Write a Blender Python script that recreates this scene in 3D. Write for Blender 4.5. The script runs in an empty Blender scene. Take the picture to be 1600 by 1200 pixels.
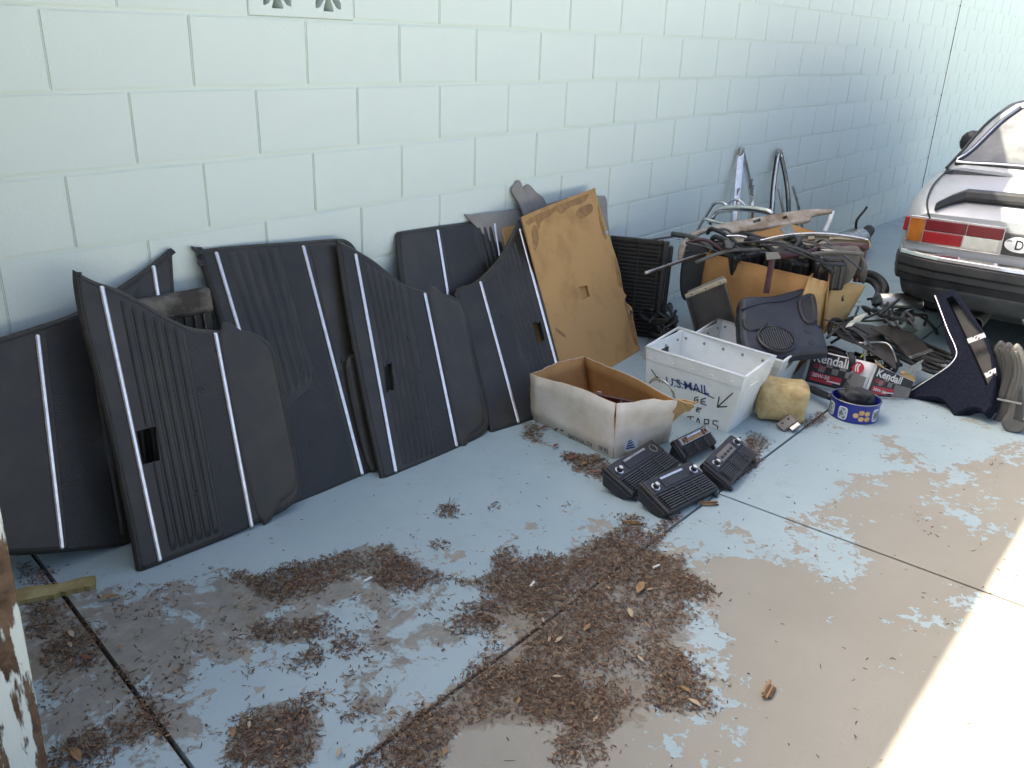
import bpy, bmesh, math, random
import numpy as np
from mathutils import Vector, Matrix
from mathutils.geometry import tessellate_polygon
random.seed(7); rng = np.random.default_rng(7)
scn = bpy.context.scene
COL = scn.collection
# ------------------------------------------------------------------ camera, sky, sun, exposure
F = 1324.9                                   # focal length in photo pixels (1600 wide)
YAW, PIT, ROL = -0.9003, -0.3671, 0.0500
CAM = Vector((0, -2.3547, 1.3115))
ROT = Matrix.Rotation(YAW, 3, 'Z') @ Matrix.Rotation(math.pi/2 + PIT, 3, 'X') @ Matrix.Rotation(ROL, 3, 'Z')
cd = bpy.data.cameras.new('camera'); cam = bpy.data.objects.new('camera', cd); COL.objects.link(cam)
cd.sensor_width = 36; cd.lens = F/1600*36; cd.clip_start = 0.02; cd.clip_end = 2000
cam.matrix_world = Matrix.Translation(CAM) @ ROT.to_4x4()
scn.camera = cam
SUN_EL, SUN_AZ = math.radians(48.6), math.radians(-20)
world = bpy.data.worlds.new('World'); scn.world = world; world.use_nodes = True
wn = world.node_tree.nodes; wl = world.node_tree.links
sky = wn.new('ShaderNodeTexSky'); sky.sky_type = 'NISHITA'; sky.sun_disc = False
sky.sun_elevation = SUN_EL; sky.sun_rotation = SUN_AZ; sky.dust_density = 7.0; sky.ozone_density = 0.0; sky.air_density = 0.75
wl.new(sky.outputs[0], wn['Background'].inputs[0]); wn['Background'].inputs[1].default_value = 0.08
sd = bpy.data.lights.new('sun', 'SUN'); sd.energy = 5.0; sd.angle = math.radians(0.53); sd.color = (1, .94, .83)
sun = bpy.data.objects.new('sun', sd); COL.objects.link(sun)
sdir = Vector((math.sin(SUN_AZ)*math.cos(SUN_EL), math.cos(SUN_AZ)*math.cos(SUN_EL), math.sin(SUN_EL)))
sun.rotation_euler = (-sdir).to_track_quat('-Z', 'Y').to_euler(); sun.location = (0, 0, 8)
scn.view_settings.view_transform = 'Standard'; scn.view_settings.look = 'None'
scn.view_settings.exposure = 2.55; scn.view_settings.gamma = 1

# ------------------------------------------------------------------ pixel -> place
def ray(px, py): return ROT @ Vector(((px-800)/F, -(py-600)/F, -1))
def G(px, py, z=0.):
    d = ray(px, py); return CAM + d*((z-CAM.z)/d.z)
def W(px, py, Y=0.):
    d = ray(px, py); return CAM + d*((Y-CAM.y)/d.y)
def H(px, py, X):
    d = ray(px, py); return CAM + d*((X-CAM.x)/d.x)
class Plane:
    def __init__(s, o, a, b):                # origin, a point along u, a point up v
        s.o = Vector(o); s.u = (Vector(a)-s.o).normalized(); w = Vector(b)-s.o
        s.v = (w - s.u*w.dot(s.u)).normalized(); s.n = s.u.cross(s.v)
        if s.n.dot(CAM-s.o) < 0: s.n = -s.n
    def hit(s, px, py, *r):
        d = ray(px, py); t = (s.o-CAM).dot(s.n)/d.dot(s.n); q = CAM+d*t-s.o
        return (q.dot(s.u), q.dot(s.v), *r)
    def pt(s, a, b, h=0.): return s.o + s.u*a + s.v*b + s.n*h
def facing(anchor, tilt=0.):                 # upright plane at a place, turned to the camera, leaning back by tilt
    a = Vector(anchor); d = CAM-a; d.z = 0; d.normalize(); u = Vector((-d.y, d.x, 0))
    v = Vector((0,0,1))*math.cos(tilt) - d*math.sin(tilt)
    return Plane(a, a+u, a+v)
def spline(pts, n=5, closed=False):          # Catmull-Rom; a third value on a 2D point marks a sharp corner
    P = [tuple(p) for p in pts]; L = len(P); out = []
    sharp = [len(p) == 3 and p[2] == 'c' for p in P]
    Q = [np.array(p[:2] if (len(p) == 3 and p[2] == 'c') or len(p) == 2 else p, float) for p in P]
    for i in range(L if closed else L-1):
        p1, p2 = Q[i], Q[(i+1) % L]
        p0 = Q[(i-1) % L] if closed or i > 0 else p1
        p3 = Q[(i+2) % L] if closed or i < L-2 else p2
        if sharp[i]: p0 = p1
        if sharp[(i+1) % L]: p3 = p2
        for k in range(n):
            t = k/n
            out.append(tuple(.5*((2*p1)+(p2-p0)*t+(2*p0-5*p1+4*p2-p3)*t*t+(3*p1-p0-3*p2+p3)*t**3)))
    if not closed: out.append(tuple(Q[-1]))
    return out
# ------------------------------------------------------------------ mesh collecting
BASE = {}
class M:
    def __init__(s): s.v = []; s.f = []; s.uv = []
    def add(s, vs, fs, uv=None):
        b = len(s.v); s.v += [Vector(q) for q in vs]; s.uv += uv if uv else [(0, 0)]*len(vs)
        s.f += [tuple(b+i for i in f) for f in fs]; return s
    def build(s, name, m, root=None, smooth=False, bevel=0, label=None, solid=0, subsurf=0, loc=None):
        me = bpy.data.meshes.new(name)
        o = bpy.data.objects.new(name, me); COL.objects.link(o)
        base = Vector(root['base'] if 'base' in root else BASE[root.name]) if root else (loc if loc is not None else Vector((0,0,0)))
        if root: o.parent = root; BASE[o.name] = tuple(base)
        else: o.location = base
        me.from_pydata([tuple(q-base) for q in s.v], [], s.f)
        if any(u != (0, 0) for u in s.uv):
            lay = me.uv_layers.new(name='UVMap')
            idx = np.zeros(len(me.loops), int); me.loops.foreach_get('vertex_index', idx)
            lay.data.foreach_set('uv', np.array(s.uv, float)[idx].ravel())
        bm = bmesh.new(); bm.from_mesh(me); bmesh.ops.recalc_face_normals(bm, faces=bm.faces); bm.to_mesh(me); bm.free()
        me.materials.append(MAT[m] if isinstance(m, str) else m)
        if smooth: me.polygons.foreach_set('use_smooth', [True]*len(me.polygons))
        if solid:
            k = o.modifiers.new('solid', 'SOLIDIFY'); k.thickness = solid; k.offset = 0
        if bevel:
            k = o.modifiers.new('bevel', 'BEVEL'); k.width = bevel; k.segments = 2; k.limit_method = 'ANGLE'; k.angle_limit = .6
        if subsurf:
            k = o.modifiers.new('sub', 'SUBSURF'); k.levels = subsurf; k.render_levels = subsurf
        if label: o['label'] = label
        return o
def thing(name, label, cat, loc, group=None):
    o = bpy.data.objects.new(name, None); COL.objects.link(o); o.location = loc; o['base'] = tuple(loc)
    o.empty_display_size = .05
    o['label'] = label; o['category'] = cat
    if group: o['group'] = group
    return o
def tag(o, label, cat, group=None):
    o['label'] = label; o['category'] = cat
    if group: o['group'] = group
    return o
def area(p): return sum(p[i][0]*p[(i+1) % len(p)][1]-p[(i+1) % len(p)][0]*p[i][1] for i in range(len(p)))/2
def inset(p, e):
    n = len(p); out = []
    for i in range(n):
        a, b, c = np.array(p[i-1]), np.array(p[i]), np.array(p[(i+1) % n])
        e1 = b-a; e2 = c-b
        n1 = np.array((-e1[1], e1[0]))/(np.linalg.norm(e1)+1e-9); n2 = np.array((-e2[1], e2[0]))/(np.linalg.norm(e2)+1e-9)
        m = n1+n2; L = np.linalg.norm(m); m = m/(L+1e-9); k = min(1/max(.35, L/2), 1.8)
        out.append(tuple(b+m*e*k))
    return out
def prism(m, P, outer, holes=(), rings=((0, 0), (0, .01))):
    o = [tuple(q[:2]) for q in outer]
    if area(o) < 0: o = o[::-1]
    vs = []; fs = []; uv = []; n = len(o); R = []
    for e, h in rings:
        r = inset(o, e) if e else o; R.append(len(vs))
        vs += [P.pt(a, b, h) for a, b in r]; uv += list(r); last = r
    for k in range(len(R)-1):
        for i in range(n): fs.append((R[k]+i, R[k]+(i+1) % n, R[k+1]+(i+1) % n, R[k+1]+i))
    def cap(base, loop, h):
        loops = [loop]; ids = list(range(base, base+n))
        for hl in holes:
            loops.append(list(hl)); ids += list(range(len(vs), len(vs)+len(hl)))
            vs.extend(P.pt(a, b, h) for a, b in hl); uv.extend(tuple(q) for q in hl)
        hs = len(vs)-sum(len(q) for q in holes)
        for t in tessellate_polygon([[Vector((a, b, 0)) for a, b in l] for l in loops]): fs.append(tuple(ids[i] for i in t))
        return hs
    b0 = cap(R[0], o, rings[0][1]); b1 = cap(R[-1], last, rings[-1][1])
    for hl in holes:
        k = len(hl)
        for i in range(k): fs.append((b0+i, b0+(i+1) % k, b1+(i+1) % k, b1+i))
        b0 += k; b1 += k
    return m.add(vs, fs, uv)
def frame(d):
    d = Vector(d).normalized(); a = Vector((0,0,1)) if abs(d.z) < .9 else Vector((1,0,0))
    u = d.cross(a).normalized(); return u, d.cross(u)
def tube(m, pts, r, seg=8, n=4, closed=False, flat=1.):
    P = [Vector(q) for q in (spline([tuple(p) for p in pts], n, closed) if n > 1 else [tuple(p) for p in pts])]
    vs = []; fs = []; L = len(P); u = None
    rad = r if callable(r) else (lambda t: r)
    for i, q in enumerate(P):
        t = ((P[(i+1) % L] if closed or i < L-1 else P[i])-(P[i-1] if closed or i > 0 else P[i])).normalized()
        if u is None: u, w = frame(t)
        else: u = (u-t*u.dot(t)).normalized(); w = t.cross(u)
        R = rad(i/(L-1))
        for k in range(seg):
            a = 2*math.pi*k/seg; vs.append(q+u*math.cos(a)*R+w*math.sin(a)*R*flat)
    for i in range(L if closed else L-1):
        for k in range(seg): fs.append((i*seg+k, i*seg+(k+1) % seg, (i+1) % L*seg+(k+1) % seg, (i+1) % L*seg+k))
    if not closed: fs += [tuple(range(seg)), tuple(range((L-1)*seg, L*seg))]
    return m.add(vs, fs)
def box(m, c, sx, sy, sz, X=(1,0,0), Y=(0,1,0), Z=(0,0,1)):
    c, X, Y, Z = Vector(c), Vector(X), Vector(Y), Vector(Z)
    vs = [c+X*sx*i/2+Y*sy*j/2+Z*sz*k/2 for i in (-1,1) for j in (-1,1) for k in (-1,1)]
    return m.add(vs, [(0,1,3,2),(4,6,7,5),(0,4,5,1),(2,3,7,6),(0,2,6,4),(1,5,7,3)])
def pbox(m, P, a0, a1, b0, b1, h0, h1):
    vs = [P.pt(a,b,h) for a in (a0,a1) for b in (b0,b1) for h in (h0,h1)]
    return m.add(vs, [(0,1,3,2),(4,6,7,5),(0,4,5,1),(2,3,7,6),(0,2,6,4),(1,5,7,3)])
def lathe(m, c, prof, seg=28, axis=(0,0,1), close=True):
    c = Vector(c); ax = Vector(axis).normalized(); u, w = frame(ax); vs = []; fs = []; n = len(prof)
    for r, z in prof:
        for k in range(seg):
            a = 2*math.pi*k/seg; vs.append(c+ax*z+(u*math.cos(a)+w*math.sin(a))*r)
    for i in range(n-1):
        for k in range(seg): fs.append((i*seg+k, i*seg+(k+1) % seg, (i+1)*seg+(k+1) % seg, (i+1)*seg+k))
    if close: fs += [tuple(range(seg)), tuple(range((n-1)*seg, n*seg))]
    return m.add(vs, fs)
def quad(m, a, b, c, d, nu=1, nv=1, wob=0.):    # sheet a-b (bottom) to d-c (top)
    a, b, c, d = map(Vector, (a, b, c, d)); vs = []; uv = []
    for j in range(nv+1):
        for i in range(nu+1):
            s, t = i/nu, j/nv
            q = (a*(1-s)+b*s)*(1-t)+(d*(1-s)+c*s)*t
            if wob: q = q+Vector((random.gauss(0, wob), random.gauss(0, wob), random.gauss(0, wob)*.5))
            vs.append(q); uv.append((s, t))
    return m.add(vs, [(j*(nu+1)+i, j*(nu+1)+i+1, (j+1)*(nu+1)+i+1, (j+1)*(nu+1)+i) for j in range(nv) for i in range(nu)], uv)
def bar(m, P, p0, p1, w, h, base):              # half-round moulding on a plane, ends given in plane coordinates
    d = np.array(p1)-np.array(p0); L = np.linalg.norm(d); d /= L; s = np.array((-d[1], d[0]))
    prof = [(-w/2, 0), (-w/2, h*.5), (-w*.25, h), (w*.25, h), (w/2, h*.5), (w/2, 0)]
    vs = []
    for t in (0, .004/L, 1-.004/L, 1):
        k = .6 if t in (0, 1) else 1
        for a, b in prof:
            q = np.array(p0)+d*L*t+s*a*k; vs.append(P.pt(q[0], q[1], base+b*k))
    n = 6; fs = [(i*n+k, i*n+(k+1) % n, (i+1)*n+(k+1) % n, (i+1)*n+k) for i in range(3) for k in range(n)]
    return m.add(vs, fs+[tuple(range(n)), tuple(range(3*n, 4*n))])
def text_mesh(m, s, P, a, b, size, h, ang=0., xs=1., bold=0.):
    cu = bpy.data.curves.new('t', 'FONT'); cu.body = s; cu.size = size; cu.offset = bold; cu.resolution_u = 3
    o = bpy.data.objects.new('t', cu); COL.objects.link(o)
    dg = bpy.context.evaluated_depsgraph_get(); me = bpy.data.meshes.new_from_object(o.evaluated_get(dg))
    c, sn = math.cos(ang), math.sin(ang)
    vs = [P.pt(a+(q.co.x*xs)*c-q.co.y*sn, b+q.co.x*xs*sn+q.co.y*c, h) for q in me.vertices]
    m.add(vs, [tuple(p.vertices) for p in me.polygons])
    bpy.data.objects.remove(o); bpy.data.curves.remove(cu); bpy.data.meshes.remove(me); return m
def ribbon(m, P, pts, w, h):
    for p0, p1 in zip(pts[:-1], pts[1:]):
        d = np.array(p1)-np.array(p0); L = np.linalg.norm(d)+1e-9; d /= L; s = np.array((-d[1], d[0]))*w/2; e = d*w*.3
        q = [np.array(p0)-s-e, np.array(p1)-s+e, np.array(p1)+s+e, np.array(p0)+s-e]
        m.add([P.pt(x[0], x[1], h) for x in q], [(0,1,2,3)])
    return m
# ------------------------------------------------------------------ materials
MAT = {}
def mat(name, col, rough=.5, metal=0., col2=None, scale=12., thr=(.4, .65), bump=.15, bscale=150., spec=.5, detail=6., coat=0., rvar=.1, dist=.002):
    m = bpy.data.materials.new(name); m.use_nodes = True; N = m.node_tree.nodes; L = m.node_tree.links
    b = N['Principled BSDF']; b.inputs['Roughness'].default_value = rough; b.inputs['Metallic'].default_value = metal
    b.inputs['Specular IOR Level'].default_value = spec; b.inputs['Coat Weight'].default_value = coat
    tc = N.new('ShaderNodeTexCoord')
    nz = N.new('ShaderNodeTexNoise'); nz.inputs['Scale'].default_value = scale; nz.inputs['Detail'].default_value = detail
    nz.inputs['Roughness'].default_value = .62; L.new(tc.outputs['Object'], nz.inputs['Vector'])
    rp = N.new('ShaderNodeMapRange'); rp.inputs['From Min'].default_value = thr[0]; rp.inputs['From Max'].default_value = thr[1]
    L.new(nz.outputs['Fac'], rp.inputs['Value'])
    mx = N.new('ShaderNodeMix'); mx.data_type = 'RGBA'
    c2 = col2 if col2 else tuple(c*.72 for c in col)
    mx.inputs['A'].default_value = (*col, 1); mx.inputs['B'].default_value = (*c2, 1)
    L.new(rp.outputs[0], mx.inputs['Factor']); L.new(mx.outputs['Result'], b.inputs['Base Color'])
    rr = N.new('ShaderNodeMapRange'); rr.inputs['To Min'].default_value = max(.03, rough-rvar); rr.inputs['To Max'].default_value = min(1, rough+rvar)
    L.new(nz.outputs['Fac'], rr.inputs['Value']); L.new(rr.outputs[0], b.inputs['Roughness'])
    if bump:
        n2 = N.new('ShaderNodeTexNoise'); n2.inputs['Scale'].default_value = bscale; n2.inputs['Detail'].default_value = 4
        L.new(tc.outputs['Object'], n2.inputs['Vector'])
        bp = N.new('ShaderNodeBump'); bp.inputs['Strength'].default_value = bump; bp.inputs['Distance'].default_value = dist
        L.new(n2.outputs['Fac'], bp.inputs['Height']); L.new(bp.outputs['Normal'], b.inputs['Normal'])
    MAT[name] = m; return m
mat('vinyl', (.026,.0235,.018), .40, col2=(.046,.040,.031), scale=7, bump=.25, bscale=420, spec=.45, dist=.001)
mat('vinyl_pad', (.031,.028,.021), .37, col2=(.048,.042,.031), scale=9, bump=.2, bscale=500, spec=.45, dist=.001)
mat('pleat_vinyl', (.022,.020,.016), .38, col2=(.038,.034,.027), scale=9, bump=.2, bscale=420, spec=.45, dist=.001)
mat('chrome', (.82,.80,.78), .16, 1., col2=(.62,.58,.54), scale=25, bump=.04)
mat('trim_chrome', (.95,.92,.90), .34, 1., col2=(.80,.75,.71), scale=40, bump=0, rvar=.06)
mat('dull_steel', (.50,.49,.46), .38, 1., col2=(.30,.27,.23), scale=18, bump=.1)
mat('hardboard', (.50,.29,.115), .8, col2=(.31,.17,.065), scale=6, thr=(.48,.78), bump=.2, bscale=300, spec=.2)
mat('hardboard_stain', (.26,.145,.064), .85, col2=(.38,.215,.088), scale=30, bump=.2, spec=.2)
mat('grey_board', (.27,.25,.22), .7, col2=(.22,.20,.17), scale=9, bump=.1)
mat('cardboard', (.48,.26,.10), .85, col2=(.38,.20,.075), scale=6, bump=.12, bscale=200, spec=.2)
mat('cardboard_pale', (.55,.37,.17), .85, col2=(.47,.30,.13), scale=6, bump=.1, spec=.2)
mat('cardboard_white', (.80,.72,.60), .8, col2=(.60,.48,.33), scale=7, thr=(.42,.75), bump=.15, spec=.25)
mat('tote_plastic', (.80,.81,.78), .4, col2=(.70,.71,.66), scale=9, bump=.06, bscale=80)
mat('ink_blue', (.02,.06,.25), .5, bump=0)
mat('ink_black', (.02,.02,.025), .5, bump=0)
mat('label_white', (.75,.75,.73), .5, col2=(.62,.6,.56), bump=0)
mat('black_plastic', (.016,.016,.017), .38, col2=(.026,.025,.024), scale=20, bump=.12, bscale=300)
mat('slat_plastic', (.05,.05,.048), .30, col2=(.05,.048,.045), scale=20, bump=0)
mat('grey_plastic', (.15,.132,.112), .5, col2=(.20,.175,.145), scale=10, bump=.1)
mat('navy_vinyl', (.014,.016,.024), .42, col2=(.030,.032,.040), scale=10, bump=.2, bscale=350)
mat('navy_carpet', (.012,.014,.025), .95, col2=(.020,.023,.034), scale=90, bump=.6, bscale=900, spec=.1)
mat('rubber', (.020,.020,.020), .62, col2=(.038,.036,.033), scale=14, bump=.1)
mat('grey_rubber', (.085,.080,.072), .6, col2=(.13,.12,.105), scale=9, bump=.1)
mat('maroon', (.060,.016,.020), .5, col2=(.085,.03,.03), scale=16)
mat('grimy_metal', (.16,.145,.125), .6, .5, col2=(.05,.042,.035), scale=16, thr=(.4,.6), bump=.3)
mat('fins', (.026,.024,.020), .6, col2=(.05,.042,.032), scale=30, metal=.3)
mat('cream_trim', (.52,.44,.30), .5, col2=(.32,.24,.15), scale=9, thr=(.4,.7))
mat('rusty_trim', (.46,.40,.32), .42, .35, col2=(.20,.125,.07), scale=12, thr=(.4,.65))
mat('foam_yellow', (.52,.40,.20), .95, col2=(.34,.23,.10), scale=14, thr=(.4,.65), bump=.5, bscale=70, spec=.1, dist=.006)
mat('grey_felt', (.16,.145,.125), .95, col2=(.11,.10,.085), scale=15, bump=.4, bscale=300, spec=.1)
mat('wood_insert', (.28,.15,.06), .4, col2=(.20,.10,.04), scale=20)
mat('tin_blue', (.012,.022,.22), .32, col2=(.016,.03,.26), scale=8, bump=0, coat=.3)
mat('cookie', (.65,.42,.17), .7, col2=(.5,.29,.10), scale=40, bump=0)
mat('picture', (.10,.15,.12), .4, col2=(.45,.50,.52), scale=60, thr=(.45,.55), bump=0)
mat('silver_paint', (.44,.45,.46), .42, .35, col2=(.37,.38,.385), scale=3, bump=0, coat=.15, rvar=.04)
mat('car_black', (.018,.018,.018), .42, col2=(.035,.033,.03), scale=8, bump=.06)
mat('car_trim_dark', (.035,.035,.036), .5, col2=(.07,.068,.065), scale=8)
mat('lens_red', (.25,.010,.014), .14, col2=(.30,.01,.014), scale=14, bump=.12, bscale=220, coat=.5)
mat('lens_dark_red', (.13,.008,.012), .14, col2=(.14,.008,.012), scale=14, bump=.12, bscale=220, coat=.5)
mat('lens_amber', (.28,.085,.010), .14, col2=(.42,.13,.01), scale=14, bump=.12, bscale=220, coat=.5)
mat('lens_clear', (.55,.54,.48), .14, col2=(.42,.41,.36), scale=14, bump=.12, bscale=220, coat=.5)
mat('glass_dusty', (.08,.082,.078), .20, col2=(.17,.165,.15), scale=4, bump=0, coat=.6)
mat('tire', (.022,.021,.020), .8, col2=(.04,.037,.033), scale=20, bump=.1)
mat('print_dark', (.022,.022,.026), .45, bump=0)
mat('print_grey', (.20,.19,.17), .5, bump=0)
mat('print_red', (.48,.03,.05), .45, bump=0)
mat('print_white', (.72,.71,.68), .5, col2=(.6,.58,.54), bump=0)
mat('post_wood', (.17,.105,.062), .85, col2=(.075,.042,.024), scale=14, bump=.5, bscale=60, spec=.2, dist=.004)
mat('post_paint', (.66,.67,.58), .7, col2=(.54,.54,.45), scale=25, bump=.2)
mat('shed_paint', (.50,.42,.38), .8, bump=.1)
mat('leaf_tan', (.33,.20,.09), .75, col2=(.19,.095,.04), scale=60)
mat('leaf_pale', (.46,.36,.24), .75, col2=(.4,.3,.18), scale=60)
mat('leaf_red', (.22,.075,.035), .75, col2=(.14,.05,.025), scale=60)
mat('paper', (.70,.68,.60), .8, col2=(.6,.56,.46), scale=20, bump=0)
mat('yellow_strip', (.42,.35,.16), .9, col2=(.26,.20,.08), scale=14, bump=.6, bscale=120, spec=.1, dist=.004)
mat('soil', (.075,.048,.030), .95, col2=(.045,.03,.02), scale=40, bump=.6, spec=.1)
mat('recess_dark', (.10,.065,.045), .95, bump=.2)
mat('wire_yellow', (.45,.50,.08), .5, bump=0)

def peeling():
    m = mat('post_peeling', (.17,.105,.062), .85, col2=(.07,.04,.024), scale=30, bump=0, spec=.2); N = m.node_tree.nodes; L = m.node_tree.links; b = N['Principled BSDF']
    tc = N.new('ShaderNodeTexCoord'); mp = N.new('ShaderNodeMapping'); mp.inputs['Scale'].default_value = (30, 30, 5.5); L.new(tc.outputs['Object'], mp.inputs['Vector'])
    nz = N.new('ShaderNodeTexNoise'); nz.inputs['Scale'].default_value = 1; nz.inputs['Detail'].default_value = 8; nz.inputs['Roughness'].default_value = .58; L.new(mp.outputs[0], nz.inputs['Vector'])
    mr = N.new('ShaderNodeMapRange'); mr.inputs[1].default_value = .50; mr.inputs[2].default_value = .53; L.new(nz.outputs['Fac'], mr.inputs[0])
    old = b.inputs['Base Color'].links[0].from_socket; mx = N.new('ShaderNodeMix'); mx.data_type = 'RGBA'; L.new(mr.outputs[0], mx.inputs['Factor']); L.new(old, mx.inputs['A']); mx.inputs['B'].default_value = (.66,.67,.58,1)
    L.new(mx.outputs['Result'], b.inputs['Base Color']); bp = N.new('ShaderNodeBump'); bp.inputs['Strength'].default_value = .9; bp.inputs['Distance'].default_value = .003
    gr = N.new('ShaderNodeTexNoise'); gr.inputs['Scale'].default_value = 3; gr.inputs['Detail'].default_value = 6; L.new(mp.outputs[0], gr.inputs['Vector'])
    ad = N.new('ShaderNodeMath'); ad.operation = 'ADD'; L.new(mr.outputs[0], ad.inputs[0]); L.new(gr.outputs['Fac'], ad.inputs[1]); L.new(ad.outputs[0], bp.inputs['Height']); L.new(bp.outputs[0], b.inputs['Normal'])
peeling()
def woven():
    m = mat('woven', (.028,.028,.026), .45, col2=(.038,.036,.033), scale=8, bump=0)
    N = m.node_tree.nodes; L = m.node_tree.links
    uv = N.new('ShaderNodeUVMap'); br = N.new('ShaderNodeTexBrick'); br.inputs['Scale'].default_value = 1
    br.inputs['Brick Width'].default_value = .009; br.inputs['Row Height'].default_value = .0062; br.inputs['Mortar Size'].default_value = .0011
    br.inputs['Mortar Smooth'].default_value = .6
    L.new(uv.outputs[0], br.inputs['Vector']); bp = N.new('ShaderNodeBump'); bp.invert = True; bp.inputs['Strength'].default_value = .9; bp.inputs['Distance'].default_value = .003
    L.new(br.outputs['Fac'], bp.inputs['Height']); L.new(bp.outputs[0], N['Principled BSDF'].inputs['Normal'])
woven()
def wall_paint():
    m = mat('wall_paint', (.72,.785,.715), .75, col2=(.69,.755,.69), scale=1.3, thr=(.35,.7), bump=.6, bscale=120, spec=.3, dist=.0012)
wall_paint()
def ground_mat():
    m = bpy.data.materials.new('painted_concrete'); m.use_nodes = True; MAT['painted_concrete'] = m
    N = m.node_tree.nodes; L = m.node_tree.links; b = N['Principled BSDF']; b.inputs['Specular IOR Level'].default_value = .2
    tc = N.new('ShaderNodeTexCoord')
    def noise(scale, detail=8, rough=.62, distort=0.):
        n = N.new('ShaderNodeTexNoise'); n.inputs['Scale'].default_value = scale; n.inputs['Detail'].default_value = detail
        n.inputs['Roughness'].default_value = rough; n.inputs['Distortion'].default_value = distort; L.new(tc.outputs['Object'], n.inputs['Vector']); return n.outputs['Fac']
    def math_(op, a, c):
        n = N.new('ShaderNodeMath'); n.operation = op
        for i, q in enumerate((a, c)):
            if isinstance(q, (int, float)): n.inputs[i].default_value = q
            else: L.new(q, n.inputs[i])
        return n.outputs[0]
    def rng_(v, a, c, d=0., e=1., clamp=True):
        n = N.new('ShaderNodeMapRange'); n.inputs[1].default_value = a; n.inputs[2].default_value = c; n.inputs[3].default_value = d; n.inputs[4].default_value = e
        L.new(v, n.inputs[0]); return n.outputs[0]
    def mixc(f, a, c):
        n = N.new('ShaderNodeMix'); n.data_type = 'RGBA'; L.new(f, n.inputs['Factor'])
        for k, q in (('A', a), ('B', c)):
            if isinstance(q, tuple): n.inputs[k].default_value = (*q, 1)
            else: L.new(q, n.inputs[k])
        return n.outputs['Result']
    def attr(nm):
        n = N.new('ShaderNodeAttribute'); n.attribute_name = nm; return n.outputs['Fac']
    vo = N.new('ShaderNodeTexVoronoi'); vo.inputs['Scale'].default_value = 26; vo.inputs['Randomness'].default_value = 1
    wp = N.new('ShaderNodeTexNoise'); wp.inputs['Scale'].default_value = 30; wp.inputs['Detail'].default_value = 5; L.new(tc.outputs['Object'], wp.inputs['Vector'])
    mv = N.new('ShaderNodeMix'); mv.data_type = 'VECTOR'; mv.inputs['Factor'].default_value = .06
    L.new(tc.outputs['Object'], mv.inputs['A']); L.new(wp.outputs['Color'], mv.inputs['B']); L.new(mv.outputs['Result'], vo.inputs['Vector'])
    big = noise(3.2, 9, .66, .3); fine = noise(38, 6, .6)
    cell = N.new('ShaderNodeSeparateColor'); L.new(vo.outputs['Color'], cell.inputs[0])
    s = math_('ADD', attr('paint'), math_('MULTIPLY', math_('SUBTRACT', big, .5), 2.1))
    s = math_('ADD', s, math_('MULTIPLY', math_('SUBTRACT', cell.outputs[0], .5), .16))
    s = math_('ADD', s, math_('MULTIPLY', math_('SUBTRACT', fine, .5), .85))
    mask = rng_(s, .485, .515)
    tone = noise(1.6, 5); speck = noise(160, 3, .7)
    conc = mixc(rng_(tone, .3, .7), (.325,.307,.252), (.28,.262,.213))
    conc = mixc(rng_(speck, .55, .8), conc, (.28,.24,.19))
    paint = mixc(rng_(noise(2.3, 6), .35, .65), (.315,.395,.405), (.355,.432,.436))
    paint = mixc(rng_(noise(9, 9, .7), .56, .75), paint, (.29,.34,.335))
    col = mixc(mask, conc, paint)
    dsel = math_('ADD', attr('dirt'), math_('MULTIPLY', math_('SUBTRACT', noise(11, 11, .72, .4), .5), 1.7))
    dm = rng_(dsel, .50, .60, 0, .80)
    col = mixc(dm, col, mixc(rng_(noise(20, 8), .35, .65), (.245,.21,.16), (.165,.135,.098)))
    L.new(col, b.inputs['Base Color'])
    L.new(rng_(mask, 0, 1, .92, .78), b.inputs['Roughness'])
    bp = N.new('ShaderNodeBump'); bp.inputs['Strength'].default_value = .5; bp.inputs['Distance'].default_value = .0015
    hh = math_('ADD', mask, math_('MULTIPLY', noise(220, 3), .6)); L.new(hh, bp.inputs['Height']); L.new(bp.outputs[0], b.inputs['Normal'])
ground_mat()
# ------------------------------------------------------------------ ground: soil sheet and concrete slabs
def px_poly(p): return np.array([tuple(G(x, y))[:2] for x, y in p])
PAINT = [(350,850,1.05),(600,800,1.1),(500,950,.6),(250,930,.8),(350,1000,.6),(450,1050,.85),(600,1000,.95),(560,1100,.75),(200,1000,.7),(100,1000,.4),
 (100,1100,.75),(850,750,1.1),(1000,850,.62),(900,830,.6),(700,900,.8),(1150,850,.75),(1250,760,.9),(1300,720,1.0),(1400,650,1.15),(1500,700,.95),
 (1450,750,.55),(1380,800,.35),(1550,740,.35),(1250,830,.72),(1330,890,.70),(1280,865,.80),(1190,1130,.30),(1200,900,.25),(1400,930,.28),(1200,1000,.02),(1300,1000,.12),(1125,1125,.66),
 (1300,1100,.08),(1050,1150,.35),(900,1180,.05),(1350,1050,.34),(1250,950,0.),(1450,850,.05),(1400,420,.95),(1200,700,1.1),(1080,1010,.62),(960,1010,.6),
 (1590,900,.05),(1500,1100,0.),(200,870,1.05),(60,900,.75),(1450,600,1.1),(1560,700,.6),(1000,760,1.),(1350,760,.62),(1160,790,.9),(1590,660,.75)]
PA = np.array([(*tuple(G(x, y))[:2], c-.04) for x, y, c in PAINT])
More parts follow.
